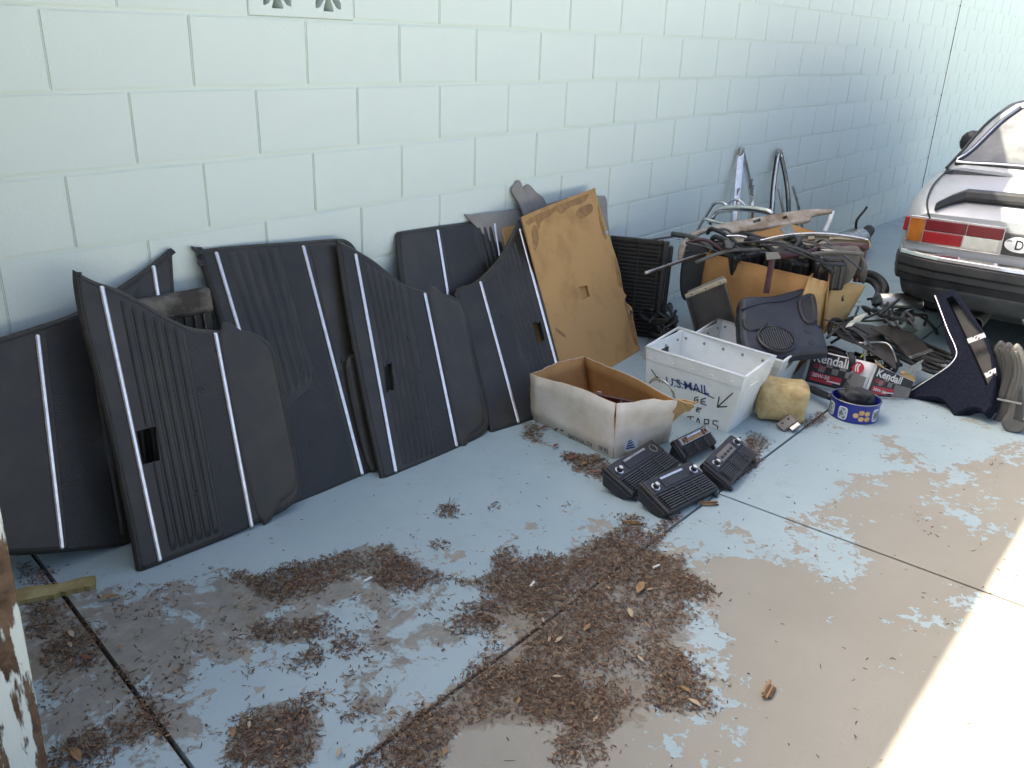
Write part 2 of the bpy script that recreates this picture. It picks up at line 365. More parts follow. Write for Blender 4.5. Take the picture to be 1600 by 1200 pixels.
LIT = [  # (density, photo polygon) of the drifts of needles and leaf bits
 (1.0, [(930,850),(960,880),(1040,870),(1110,925),(1075,945),(1075,985),(1060,1000),(1085,1040),(1105,1110),(1000,1120),(960,1160),(900,1150),(880,1130),(830,1130),(700,1150),(690,1200),(560,1200),(700,1100),(800,1040),(840,1000),(800,960),(790,930),(860,910),(920,895)]),
 (.95, [(560,1200),(640,1150),(760,1075),(860,1010),(880,1060),(820,1130),(720,1150),(690,1215),(560,1215)]),
 (.9, [(310,880),(370,885),(390,905),(490,890),(560,860),(600,850),(640,880),(690,910),(640,930),(560,915),(480,930),(430,940),(330,905)]),
 (.75, [(390,985),(480,970),(520,985),(470,1005),(400,1010)]), (.8, [(360,1050),(400,1040),(480,1020),(485,1035),(440,1065),(370,1060)]),
 (1.0, [(355,1120),(400,1115),(470,1105),(490,1125),(500,1165),(500,1215),(340,1215),(370,1160)]),
 (.9, [(30,950),(110,940),(140,990),(160,1040),(210,1080),(300,1200),(270,1200),(190,1090),(130,1050),(60,1050),(40,1000)]),
 (.8, [(60,1190),(130,1150),(200,1130),(230,1150),(150,1200)]), (.8, [(15,875),(70,895),(100,930),(60,935),(20,900)]),
 (.75, [(665,800),(690,788),(720,800),(700,818)]), (.7, [(760,790),(790,785),(795,800),(770,806)]),
 (.85, [(620,880),(700,905),(770,905),(770,865),(795,855),(800,895),(850,885),(930,845),(960,835),(1010,835),(950,890),(850,930),(760,925),(690,915)]),
 (.6, [(690,985),(760,960),(800,985),(700,1000)]), (.7, [(530,1010),(545,1005),(555,1018),(540,1024)]), (.6, [(700,950),(790,940),(800,965),(720,970)]),
 (.75, [(505,1110),(520,1105),(530,1130),(565,1125),(570,1135),(520,1142)]),
 (.85, [(815,655),(850,680),(880,705),(950,720),(1000,770),(960,765),(900,740),(870,715),(825,690)]),
 (.7, [(1040,875),(1100,868),(1122,880),(1110,890),(1050,885)]), (.55, [(970,812),(1000,815),(1005,835),(980,835)]),
 (.45, [(660,845),(720,855),(760,880),(700,885)]), (.6, [(620,830),(680,835),(650,845)]), (.5, [(900,1150),(960,1160),(950,1200),(880,1200)]),
 (.8, [(572,1204),(562,1196),(1104,778),(1118,780)]), (.7, [(1225,690),(1232,694),(1294,652),(1288,648)]), (.8, [(118,965),(130,963),(308,1200),(292,1200)]),
 (.7, [(1180,680),(1215,690),(1160,745),(1130,760)])]
LITP = [(d, px_poly(p)) for d, p in LIT]
def inside(poly, x, y):
    r = np.zeros(x.shape, bool); j = len(poly)-1
    for i in range(len(poly)):
        xi, yi = poly[i]; xj, yj = poly[j]
        c = ((yi > y) != (yj > y)) & (x < (xj-xi)*(y-yi)/(yj-yi+1e-12)+xi); r ^= c; j = i
    return r
CELL = .02; GX0, GY0, GNX, GNY = 0., -2.6, 200, 130
gx, gy = np.meshgrid(GX0+CELL*np.arange(GNX), GY0+CELL*np.arange(GNY), indexing='ij')
dens = np.zeros(gx.shape)
for d, p in LITP: dens = np.maximum(dens, d*inside(p, gx, gy))
dirt = dens.copy()
for _ in range(2):
    q = np.pad(dens, 1, mode='edge'); dens = (q[1:-1,1:-1]*2+q[2:,1:-1]+q[:-2,1:-1]+q[1:-1,2:]+q[1:-1,:-2])/6
for _ in range(14):
    q = np.pad(dirt, 1, mode='edge'); dirt = (q[1:-1,1:-1]*2+q[2:,1:-1]+q[:-2,1:-1]+q[1:-1,2:]+q[1:-1,:-2])/6
dirt = np.clip(dirt*1.15, 0, 1)
LB = [(.68,[(20,930),(330,900),(560,930),(500,1000),(300,1060),(330,1200),(40,1200)]),(.55,[(540,930),(720,930),(760,1010),(640,1060),(500,1110),(560,1000)]),(.62,[(540,1100),(600,1040),(640,1060),(610,1150),(560,1180)])]
for d, p in LB: dirt = np.maximum(dirt, d*inside(px_poly(p), gx, gy))
for _ in range(5):
    q = np.pad(dirt, 1, mode='edge'); dirt = (q[1:-1,1:-1]*2+q[2:,1:-1]+q[:-2,1:-1]+q[1:-1,2:]+q[1:-1,:-2])/6
def sample(a, x, y):
    i = np.clip(((x-GX0)/CELL).astype(int), 0, GNX-1); j = np.clip(((y-GY0)/CELL).astype(int), 0, GNY-1)
    return np.where((x < GX0) | (x > GX0+CELL*GNX) | (y < GY0) | (y > GY0+CELL*GNY), 0, a[i, j])
def paint_at(x, y):
    w = 1/(((x[:, None]-PA[:, 0])**2+(y[:, None]-PA[:, 1])**2)**1.6+1e-4); return (w*PA[:, 2]).sum(1)/w.sum(1)
ground = M(); ground.add([(-300,-300,-.02),(300,-300,-.02),(300,300,-.02),(-300,300,-.02)], [(0,1,2,3)])
ground = ground.build('ground', 'soil'); ground['kind'] = 'structure'
def slab(name, c, step, label=None):           # c: four corners, counter-clockwise from lower left
    c = np.array(c, float); nx = max(1, int(np.linalg.norm(c[1]-c[0])/step)); ny = max(1, int(np.linalg.norm(c[3]-c[0])/step))
    s, t = np.meshgrid(np.linspace(0,1,nx+1), np.linspace(0,1,ny+1), indexing='xy'); s = s.ravel()[:, None]; t = t.ravel()[:, None]
    q = (c[0]*(1-s)+c[1]*s)*(1-t)+(c[3]*(1-s)+c[2]*s)*t
    n = len(q); v = np.concatenate([np.c_[q, np.zeros(n)]])
    f = [(j*(nx+1)+i, j*(nx+1)+i+1, (j+1)*(nx+1)+i+1, (j+1)*(nx+1)+i) for j in range(ny) for i in range(nx)]
    rim = [i for i in range(nx)]+[j*(nx+1)+nx for j in range(ny)]+[ny*(nx+1)+nx-i for i in range(nx)]+[(ny-j)*(nx+1) for j in range(ny)]
    lo = [(q[i,0], q[i,1], -.03) for i in rim]; k = len(rim)
    f += [(rim[i], n+i, n+(i+1) % k, rim[(i+1) % k]) for i in range(k)]
    me = bpy.data.meshes.new(name); me.from_pydata([tuple(a) for a in v]+lo, [], f)
    o = bpy.data.objects.new(name, me); COL.objects.link(o); o.parent = ground
    allp = np.array([x.co[:] for x in me.vertices])
    for nm, val in (('paint', paint_at(allp[:,0], allp[:,1])), ('dirt', sample(dirt, allp[:,0], allp[:,1]))):
        a = me.attributes.new(nm, 'FLOAT', 'POINT'); a.data.foreach_set('value', val)
    me.materials.append(MAT['painted_concrete']); return o
g = .006
JL0 = G(125,965); JL1 = G(295,1195); jd = (JL1-JL0)/(JL1.y-JL0.y)
def jx(y): return JL0.x+jd.x*(y-JL0.y)
slab('concrete_slab', [(jx(-1.342)+g,-1.342),(6.1,-1.342),(6.1,.0),(jx(0)+g,.0)], .03)
slab('concrete_slab', [(-2.5,-1.342),(jx(-1.342)-g,-1.342),(jx(0)-g,0),(-2.5,0)], .06)
slab('concrete_slab', [(-.2,-4.4),(2.386,-4.4),(2.386,-1.352),(-.2,-1.352)], .03)
slab('concrete_slab', [(2.396,-4.4),(6.1,-4.4),(6.1,-1.352),(2.396,-1.352)], .03)
slab('concrete_slab', [(6.11,-1.342),(11,-1.342),(11,0),(6.11,0)], .2)
slab('concrete_slab', [(6.11,-4.4),(11,-4.4),(11,-1.352),(6.11,-1.352)], .2)
slab('concrete_slab', [(-2.5,-4.4),(-.21,-4.4),(-.21,-1.352),(-2.5,-1.352)], .2)
slab('concrete_slab', [(-14,-16),(24,-16),(24,-4.41),(-14,-4.41)], .8)
slab('concrete_slab', [(11.01,-4.4),(24,-4.4),(24,0),(11.01,0)], .8)
slab('concrete_slab', [(-14,-4.4),(-2.51,-4.4),(-2.51,0),(-14,0)], .8)
# ------------------------------------------------------------------ block wall (courses climb slightly against the ground)
TAU, U0, V0, BW, BH = .0225, 1.0438, 1.1517, .4064, .2032
wall = thing('block_wall', 'long painted concrete block wall in pale mint green behind the leaning panels', 'wall', (0,0,0))
wall.rotation_euler = (0, -TAU, 0)
def block_mesh(name, w, jit):
    bm = bmesh.new(); bmesh.ops.create_cube(bm, size=1)
    for v in bm.verts:
        v.co.x *= w; v.co.y *= .06; v.co.z *= BH-.010
        if v.co.y < 0: v.co.x += random.gauss(0, jit); v.co.z += random.gauss(0, jit); v.co.y += random.gauss(0, .0006)
    bmesh.ops.bevel(bm, geom=[e for e in bm.edges], offset=.0035, segments=2, affect='EDGES', clamp_overlap=True)
    me = bpy.data.meshes.new(name); bm.to_mesh(me); bm.free(); me.materials.append(MAT['wall_paint'])
    me.polygons.foreach_set('use_smooth', [False]*len(me.polygons)); return me
BLK = [block_mesh('block', BW-.0075, .0011) for _ in range(7)]
ct, st = math.cos(TAU), math.sin(TAU)
VK, VN = 2, 1                                   # the pierced block
cells = []
for n in range(-9, 7):
    for k in range(-22, 45):
        u = U0+(k+.5+(0.5 if n % 2 else 0))*BW; v = V0+(n+.5)*BH   # row between line n and n+1
        if u > 17.5 or u < -7: continue
        X, Z = u*ct-v*st, u*st+v*ct
        if Z < -.12: continue
        q = ROT.transposed() @ (Vector((X, 0, Z))-CAM)
        vis = q.z < 0 and -30 < 800+F*q.x/-q.z < 1640 and -60 < 600-F*q.y/-q.z < 1200
        cells.append((q.length if vis else 99, n, k, u, v))
cells.sort()
tgt = W(465, 5); tu = tgt.x*ct+tgt.z*st; tv = -tgt.x*st+tgt.z*ct
vent = min(cells, key=lambda c: abs(c[3]-tu)+abs(c[4]-tv))
rest = M(); cnt = 0
for c in cells:
    d, n, k, u, v = c
    if c is vent: continue
    dy = random.gauss(0, .0005)
    if d < 99 and cnt < 298:
        o = bpy.data.objects.new('block', random.choice(BLK)); COL.objects.link(o); o.parent = wall; cnt += 1
        o.location = (u+random.gauss(0,.0006), .030+dy, v+random.gauss(0,.0005)); o.rotation_euler = (random.gauss(0,.0012), 0, random.gauss(0,.0007))
    else: box(rest, (u, .030+dy, v), BW-.0075, .06, BH-.008)
rest = rest.build('far_blocks', 'wall_paint', wall); rest['kind'] = 'stuff'
core = M()
for n in range(-9, 7):
    v = V0+(n+.5)*BH
    if n == vent[1]:
        box(core, ((-7+vent[3]-BW/2)/2, .1015, v), vent[3]-BW/2+7, .191, BH); box(core, ((17.5+vent[3]+BW/2)/2, .1015, v), 17.5-vent[3]-BW/2, .191, BH)
    else: box(core, (5.25, .1015, v), 24.5, .191, BH)
core.build('mortar', 'wall_paint', wall)
vp = Plane((vent[3], 0, vent[4]), (vent[3]+1, 0, vent[4]), (vent[3], 0, vent[4]+1)); vp.n = Vector((0,-1,0))
hl = []
for cx in (-.098, .098):
    for a in (-.62, 0, .62):
        for s in (1, -1):
            pts = []
            for r, w in ((.018,.004),(.05,.012),(.072,.02 if a == 0 else .012),(.078 if a == 0 else .086,.02 if a == 0 else .002)): pts.append((w, r))
            loop = [(w, r) for w, r in pts]+[(-w, r) for w, r in pts[::-1]]
            hl.append([(cx+(x*math.cos(a)+r*math.sin(a)), s*(r*math.cos(a)-x*math.sin(a))) for x, r in loop])
vb = M(); prism(vb, vp, [(-BW/2+.001,-BH/2+.001),(BW/2-.001,-BH/2+.001),(BW/2-.001,BH/2-.001),(-BW/2+.001,BH/2-.001)], hl, ((0,-.09),(0,-.003),(.003,0)))
vb.build('pierced_block', 'wall_paint', wall, label='pierced decorative block with leaf shaped openings')
bk = M(); box(bk, (vent[3], .14, vent[4]), BW, .09, BH); bk.build('dark_block_backing', 'recess_dark', wall)  # dark backing added to give the pierced openings their shade and stop the sun
# dark open control joint further along
cj = M(); a = W(1501,6); b_ = W(1441,330)
uu = a.x*ct+a.z*st; box(cj, (uu, -.0005, 1.0), .011, .006, 2.9); cj.build('control_joint', 'recess_dark', wall)
# ------------------------------------------------------------------ door panels
PANELS = 'black vinyl car door panels stood on end along the block wall'
def door_panel(label, b1, b2, top, top_y, outline, strips=(), pleats=None, bands=(), pads=(), holes=(), screws=(), pocket=None, thick=.018, mats=('vinyl','pleat_vinyl')):
    B1 = G(*b1) if len(b1) == 2 else Vector(b1); B2 = G(*b2) if len(b2) == 2 else Vector(b2); T = W(*top, top_y)
    P = Plane(B1, B2, T); P.o = P.o-P.n*thick
    root = thing('door_lining', label, 'door panel', B1*.5+B2*.5, PANELS)
    hit = lambda q: (*P.hit(q[0], q[1]), *q[2:])
    Pt = Plane(B1, B2, T)
    h2 = lambda q: (*Pt.hit(q[0], q[1]), *q[2:])
    o2 = spline([h2(q) for q in outline], 4, True)
    hs = [[h2(q)[:2] for q in hl] for hl in holes]
    m = M(); prism(m, P, o2, hs, ((.002, 0), (0, .003), (0, thick*.35), (.0025, thick*.62), (.008, thick*.86), (.018, thick)))
    m.build('panel_body', mats[0], root, smooth=False)
    t = thick
    oo = [tuple(q[:2]) for q in o2]; oo = oo if area(oo) > 0 else oo[::-1]
    m = M(); tube(m, [P.pt(a, b, thick*.93) for a, b in inset(oo, .013)], .0016, 5, 1, True); m.build('edge_seam', mats[1], root, smooth=True)
    if hs:
        for hl in hs:
            c = np.mean(hl, 0); m = M(); big = [tuple(c+(np.array(q)-c)*1.12) for q in hl]
            prism(m, P, big, [hl], ((0, t-.001), (0, t+.0012))); m.build('hole_rim', 'pleat_vinyl', root)
    if pleats:
        L0, L1, R0, R1, n = pleats
        L0, L1, R0, R1 = (np.array(h2(q)[:2]) for q in (L0, L1, R0, R1))
        for i in range(n):
            m = M(); vs = []; fs = []; NL, NC = 36, 6
            for a in range(NL+1):
                for c in range(NC+1):
                    s = (i+c/NC)/n; b0 = L0*(1-s)+R0*s; b1_ = L1*(1-s)+R1*s
                    q = b0+(b1_-b0)*(a/NL); e = 1 if 0 < a < NL else 0
                    hgt = -.0024+(.0072*(1-abs(2*c/NC-1)**2.6))*e
                    vs.append(P.pt(q[0], q[1], t+hgt))
            fs = [(a*(NC+1)+c, a*(NC+1)+c+1, (a+1)*(NC+1)+c+1, (a+1)*(NC+1)+c) for a in range(NL) for c in range(NC)]
            def solid(q):
                w = ((q-L0)[0]*(q-L0)[0])
                return all(not inside(np.array(hh), np.array([q[0]]), np.array([q[1]]))[0] for hh in hs)
            keep = []
            for f in fs:
                cpt = np.mean([[(vs[k]-P.o).dot(P.u), (vs[k]-P.o).dot(P.v)] for k in f], 0)
                if solid(cpt): keep.append(f)
            m.add(vs, keep); m.build('pleat', mats[1], root, smooth=True)
    for bd in bands:
        m = M(); prism(m, P, [h2(q)[:2] for q in bd], (), ((0, t-.002), (0, t+.0006), (.0015, t+.0012))); m.build('woven_band', 'woven', root)
    for pd in pads:
        m = M(); prism(m, P, spline([h2(q) for q in pd], 4, True), (), ((0, t-.002), (.0015, t+.0012), (.007, t+.004), (.016, t+.005))); m.build('smooth_pad', 'vinyl_pad', root, smooth=False)
    for s0, s1 in strips:
        m = M(); bar(m, P, h2(s0)[:2], h2(s1)[:2], .0125, .0055, t+.001); m.build('chrome_strip', 'trim_chrome', root)
    for sc in screws:
        c = h2(sc)[:2]; m = M(); lathe(m, P.pt(c[0], c[1], t+.001), [(.011,-.001),(.010,.0016),(.006,.002),(.0042,.0005),(.0035,-.006)], 14, P.n); m.build('screw_cup', 'black_plastic', root, smooth=True)
    if pocket:
        m = M(); pk = [h2(q)[:2] for q in pocket]; prism(m, P, spline([(*q,) for q in pk], 4, True), (), ((0, t-.002), (.002, t+.012), (.010, t+.020), (.02, t+.021))); m.build('pocket', 'vinyl_pad', root, smooth=False)
    return root, P
door_panel('black panel standing behind its neighbours beside the peeling timber post', (.55,-.285,0), (.942,-.285,0), (270,387), -.02,
  [(-60,545),(0,527),(60,508),(120,487),(185,449),(230,418),(262,392),(270,386,'c'),(272,400,'c'),(276,470),(283,560),(290,700),(282,828,'c'),(205,852),(120,862),(40,868),(-20,868),(-62,862,'c')],
  strips=[((58,523),(97,858)),((239,415),(252,500))], pleats=((188,840),(128,500),(268,828),(226,440),5), bands=[[(72,522),(128,490),(188,848),(106,858)]])
door_panel('black panel with square handle hole, propped in front of two others by the yellow strip', (218,896), (470,799), (118,425), -.15,
  [(116,420,'c'),(150,438),(180,448),(220,468),(260,492),(300,510),(340,515),(357,517),(387,516),(407,523),(426,539),(437,570),(443,601),(452,643),(464,697),(473,752),(470,776),(449,797),(400,821),(340,850),(280,874),(222,896,'c'),(215,891,'c'),(200,810),(165,650),(140,550),(125,490),(117,445)],
  strips=[((158,447),(250,877)),((336,520),(393,824))], pleats=((266,866),(184,462),(346,834),(284,512),6), bands=[[(289,516),(333,522),(387,824),(349,840)]],
  pads=[[(343,523),(387,522),(405,530),(420,545),(430,575),(444,640),(463,735),(460,765),(440,783),(402,806)]], holes=[[(213,674),(243,666),(250,719),(223,726)]], screws=[(315,608),(307,768),(309,683)])
door_panel('black panel with a raised pocket and diagonal pleat end between two propped panels', (430,800), (590,734), (345,384), -.02,
  [(307,384,'c'),(312,388),(345,384),(395,380),(472,375),(529,371),(545,374),(556,384),(562,400),(572,470),(584,600),(596,720),(592,736,'c'),(567,747),(510,773),(468,789),(430,807,'c'),(345,505),(326,443),(309,392)],
  strips=[((337,394),(428,700)),((473,384),(566,742))], pleats=((432,640),(352,392),(486,592),(432,386),5), bands=[[(436,384),(466,381),(556,742),(470,782),(448,640),(487,602),(490,575),(476,530)]],
  pads=[[(482,383,'c'),(525,378),(540,384),(553,450),(562,560),(535,566),(530,572),(528,580)]], screws=[(487,693),(314,411)], pocket=[(537,575),(562,569),(590,716),(570,724)])
door_panel('black panel with a small square hole showing brown backing, widest of the row', (600,749), (763,680), (540,385), -.10,
  [(527,372,'c'),(540,379),(554,386),(584,404),(608,423),(630,440),(662,452),(690,456),(704,459),(716,465),(727,477),(734,498),(741,539),(750,583),(761,627),(767,656),(762,674),(747,687),(725,698),(700,712),(650,733),(606,750,'c'),(597,747,'c'),(571,628),(545,493)],
  strips=[((555,397),(618,738)),((663,458),(713,698))], pleats=((630,730),(567,404),(678,712),(632,448),6), bands=[[(637,450),(660,456),(709,700),(682,714)]],
  pads=[[(670,461),(700,465),(715,473),(724,486),(732,530),(745,590),(757,648),(752,667),(735,680),(718,690)]], holes=[[(600,570),(611,568),(616,609),(604,613)]], screws=[(654,652),(653,580),(640,528)])
door_panel('black panel with rounded corner leaning flat on the wall behind the others', (2.22,-.34,0), (2.82,-.34,0), (700,350), -.015,
  [(621,372),(623,364),(630,360),(692,351),(776,340),(782,341,'c'),(786,375),(800,440),(826,560,'c'),(660,600,'c'),(640,510),(627,432)],
  strips=[((683,359),(712,540)),((772,349),(800,520))], pleats=((790,520),(742,352),(806,515),(768,350),3), bands=[[(690,356),(738,351),(780,530),(722,545)]])
door_panel('black panel with a chrome edged side against the bare brown board', (770,677), (893,640), (815,345), -.10,
  [(812,341,'c'),(816,346,'c'),(835,414),(857,495),(874,566),(894,640,'c'),(830,657),(809,665),(769,677,'c'),(740,560),(712,459),(739,441),(758,426),(776,407),(791,385),(805,357)],
  strips=[((812,358),(882,618)),((750,440),(810,661))], pleats=((842,640),(778,420),(880,622),(806,372),6), bands=[[(754,443),(776,424),(838,648),(813,658)]],
  holes=[[(833,505),(843,502),(851,533),(841,537)]], screws=[(785,495)])
# bare brown boards, grey boards
def board(name, label, cat, b1, b2, top, ty, outline, m_, thick=.006, holes=(), stains=(), clips=(), group=None):
    B1, B2 = (G(*q) if len(q) == 2 else Vector(q) for q in (b1, b2)); P = Plane(B1, B2, W(*top, ty)); P2 = Plane(B1, B2, W(*top, ty)); P.o = P.o-P.n*thick
    root = thing(name, label, cat, B1*.5+B2*.5, group)
    h2 = lambda q: (*P2.hit(q[0], q[1]), *q[2:])
    m = M(); prism(m, P, spline([h2(q) for q in outline], 3, True), [[h2(q)[:2] for q in hl] for hl in holes], ((0,0),(0,thick*.8),(.001,thick))); m.build('board', m_, root)
    for sg in stains:
        m = M(); prism(m, P, spline([h2(q) for q in sg], 4, True), (), ((0, thick-.001), (0, thick+.0004))); m.build('stain', 'hardboard_stain', root)
    for c in clips:
        a, b = h2(c)[:2]; m = M(); pbox(m, P, a-.016, a+.012, b-.008, b+.010, -.002, thick+.004); m.build('clip', 'dull_steel', root, bevel=.002)
    return root, P
board('hardboard_sheet', 'bare brown hardboard back of a panel with a small square hole and stains', 'board', (2.72,-.47,0), (1000,548), (926,295), -.06,
  [(815,339,'c'),(857,321),(905,303),(926,295),(930,293,'c'),(933,308),(945,348),(961,396),(966,413),(970,429),(974,454),(979,462),(976,470),(987,480),(989,494),(992,509),(1000,546,'c'),(974,567),(894,640,'c'),(874,566),(835,414)], 'hardboard',
  holes=[[(904,448),(918,446),(922,463),(910,468)]], clips=[(948,364),(985,488)],
  stains=[[(822,345),(850,330),(868,328),(858,338),(846,346),(842,358),(836,346),(826,352)],[(862,325),(900,310),(920,303),(912,316),(890,324),(878,334),(870,330)],[(868,512),(880,520),(884,528),(872,520)],[(934,318),(941,345),(948,372),(943,370),(937,348)],[(960,400),(968,425),(972,448),(966,444),(962,420)],[(975,470),(985,484),(990,505),(996,540),(988,528),(982,500)],[(830,360),(838,352),(842,372),(836,392)],[(900,330),(922,318),(926,330),(908,342)]])
fp = M(); hb_ = [o for o in bpy.data.objects if o.name == 'hardboard_sheet'][0]; FPk = Plane(Vector((2.72,-.47,0)), G(1000,548), W(926,295,-.06)); FPk.o -= FPk.n*.012
prism(fp, FPk, [FPk.hit(*q) for q in ((900,444),(920,442),(925,466),(908,471))], (), ((0,-.003),(0,0))); fp.build('hole_backing', 'cardboard', hb_)
board('hardboard_sheet', 'narrow brown board edge showing between the rounded panel and bare board', 'board', (2.75,-.40,0), (3.1,-.40,0), (800,345), -.03, [(783,349,'c'),(812,335,'c'),(840,420,'c'),(860,540,'c'),(826,560,'c')], 'hardboard')
board('grey_sheet', 'flat grey board lying back on the wall behind the brown board', 'board', (2.8,-.3,0), (3.6,-.3,0), (800,325), -.012,
  [(731,340),(735,336),(770,331),(813,325),(853,319),(905,305),(938,306),(948,312),(953,366),(985,500,'c'),(860,560,'c'),(790,400,'c')], 'grey_board')
GT = 'grey pronged trim ends above the brown board'
board('grey_prong', 'grey rounded trim end sticking up highest above the brown board', 'trim', (2.85,-.25,0), (3.4,-.25,0), (809,282), -.006, [(800,299),(806,287),(809,282),(814,284),(820,300),(840,335),(850,420,'c'),(836,430,'c'),(818,334)], 'grey_board', group=GT)
board('grey_prong', 'grey trim end beside the taller one above the brown board', 'trim', (2.9,-.28,0), (3.45,-.28,0), (824,288), -.008, [(818,301),(823,289),(828,289),(838,300),(856,322),(880,420,'c'),(852,430,'c'),(836,330)], 'grey_board', group=GT)
# grimy radiator between two panels
r0, r1 = W(276,458,-.10), W(345,442,-.10)
rad = thing('radiator', 'grimy metal radiator wedged between black panels by the wall', 'radiator', (r0.x*.5+r1.x*.5+.1, -.13, 0))
RX = W(330,455,-.10).x-.30
RP = Plane((RX, -.20, 0), (RX+.5, -.20, 0), (RX, -.10, r0.z)); zt = (Vector((r0.x, -.10, r0.z))-RP.o).dot(RP.v)
m = M(); pbox(m, RP, 0, .30, zt-.075, zt, -.04, .004); m.build('tank', 'grimy_metal', rad, bevel=.012)
m = M(); pbox(m, RP, .01, .29, .0, zt-.075, -.035, -.008); m.build('core', 'fins', rad)
for i in range(9):
    m = M(); pbox(m, RP, .02+i*.03, .024+i*.03, .0, zt-.076, -.008, .0); m.build('fin', 'grimy_metal', rad)
# ------------------------------------------------------------------ condenser
cb = thing('condenser', 'black finned air conditioning condenser leaning on the wall beside the brown board', 'condenser', G(1040,535))
crb = G(1050,533); clb = crb+Vector((-.14,.32,0)); CP = Plane(clb, crb, clb+Vector((.03,.015,.5))); a0 = -.02; a1, b1 = CP.hit(1048,378)
m = M(); pbox(m, CP, a0, a1-.03, .0, b1-.012, -.03, -.012); m.build('core', 'fins', cb)
for i in range(24):
    m = M(); bb = .012+i*(b1-.03)/24; pbox(m, CP, a0, a1-.035, bb, bb+.009, -.012, .004); m.build('fin', 'fins', cb)
m = M(); pbox(m, CP, a1-.035, a1-.006, 0, b1, -.034, .008); m.build('end_frame', 'black_plastic', cb, bevel=.006)
m = M(); pbox(m, CP, a1-.004, a1+.016, .05, b1-.02, -.03, .0); m.build('side_pipe', 'black_plastic', cb, bevel=.008)
m = M(); pbox(m, CP, a0, a1-.036, b1-.014, b1, -.034, .006); m.build('top_frame', 'fins', cb)
for i in range(3):
    m = M(); aa = a0+.05+i*.1; pbox(m, CP, aa, aa+.008, .0, b1-.016, .0045, .008); m.build('tie_bar', 'fins', cb)
# ------------------------------------------------------------------ cardboard box with white outside
bx = thing('cardboard_box', 'battered white cardboard box with open brown inside, beside the bare brown board', 'box', G(960,718))
Lb, Fb, Rb = G(831,655), G(958,717), G(1044,690); Bb = Vector((2.74,-.60,0))
Lt, Ft, Rt, Bt = G(829,582,.20), G(963,628,.215), G(1058,624,.215), G(912,555,.20)
def wall_sheet(name, a, b, c, d, mo, mi, root, nu=10, nv=4, wob=.0022, t=.003, sag=None):
    st_ = random.getstate(); grid = M(); quad(grid, a, b, c, d, nu, nv, wob)
    n = (Vector(b)-Vector(a)).cross(Vector(d)-Vector(a)).normalized()
    if n.dot(CAM-Vector(a)) < 0: n = -n
    if sag:
        for j in range(nv+1):
            for i in range(nu+1):
                grid.v[j*(nu+1)+i] += sag(i/nu, j/nv)
    o1 = M(); o1.add([q+n*t*.5 for q in grid.v], grid.f, grid.uv); o2 = M(); o2.add([q-n*t*.5 for q in grid.v], grid.f, grid.uv)
    out = Vector(root['base'])
    s1 = o1.build(name, mo, root, smooth=True, solid=t*.5); s2 = o2.build('liner', mi, root, smooth=True, solid=t*.5); return s1, s2
for a, b, c, d, mo, mi in ((Lb,Fb,Ft,Lt,'cardboard_white','cardboard'),(Fb,Rb,Rt,Ft,'cardboard_white','cardboard'),(Lb,Bb,Bt,Lt,'cardboard','cardboard_white'),(Bb,Rb,Rt,Bt,'cardboard','cardboard_white')):
    wall_sheet('box_side', a, b, c, d, mo, mi, bx, sag=(lambda s, t: Vector((0,0,-.005*math.sin(s*7+t)*t*t)) + Vector((.010*math.sin(3.1*s)*t*(1-t)*4, 0, 0))))
m = M(); quad(m, Lb+Vector((0,0,.003)), Fb+Vector((0,0,.003)), Rb+Vector((0,0,.003)), Bb+Vector((0,0,.003))); m.build('box_floor', 'cardboard', bx, solid=.003)
BP = Plane(Lb, Fb, Lt); BP.o = BP.o+BP.n*.0055
BR = Plane(Fb, Rb, Ft); BR.o = BR.o+BR.n*.0055
m = M(); a, b = BP.hit(888,684); a2, b2 = BP.hit(925,699); text_mesh(m, '0A9141BA. 754', BP, a, b, .026, .001, math.atan2(b2-b, a2-a), .75); m.build('code_printing', 'ink_black', bx); m = M()
a, b = BP.hit(935,702); text_mesh(m, '08 95', BP, a, b, .027, .001, .02, .8); m.build('date_printing', 'ink_black', bx)
m = M(); a, b = BR.hit(1021,682); text_mesh(m, '580', BR, a, b, .02, .001, .05, .8); a, b = BR.hit(1027,690); text_mesh(m, '05', BR, a, b, .02, .001, .05, .8)
ribbon(m, BR, [BR.hit(999,683), BR.hit(1004,678)], .003, .001); ribbon(m, BR, [BR.hit(996,696), BR.hit(1022,680)], .003, .001); ribbon(m, BR, [BR.hit(1000,684), BR.hit(1007,697)], .003, .001); m.build('marker_scribble', 'ink_black', bx)
m = M(); q = [BR.hit(*p) for p in ((975,690),(1024,679),(1026,694),(977,706))]; prism(m, BR, q, (), ((0,0),(0,.0007))); m.build('sticker', 'label_white', bx)
m = M()
for i in range(4): ribbon(m, BR, [BR.hit(978+i*1.2,701-i*3.6), BR.hit(991-i*1.6,698-i*3.6)], .006, .0014)
m.build('logo', 'ink_blue', bx)
m = M(); quad(m, Rt, Rt+Vector((.02,-.06,-.01)), G(1078,641,.17), Rb*.3+Rt*.7, 4, 3, .002); m.build('flap', 'cardboard_pale', bx, solid=.004)
m = M(); quad(m, Rt+Vector((.01,.0,.0)), G(1089,628,.20), G(1074,640,.17), G(1049,660,.10), 4, 3, .002); m.build('flap', 'cardboard_pale', bx, solid=.004)
for s, e in (((867,672),(871,670)),((876,672),(880,673))):
    m = M(); ribbon(m, BP, [BP.hit(*s), BP.hit(*e)], .006, .001); m.build('tear', 'ink_black', bx)
mp = thing('maroon_strip', 'long maroon trim strip with screws lying inside the battered white box', 'trim', (2.45,-.85,0))
MP = Plane(G(868,622,.10), G(1010,640,.12), G(872,600,.19)); MP.o -= MP.n*.008
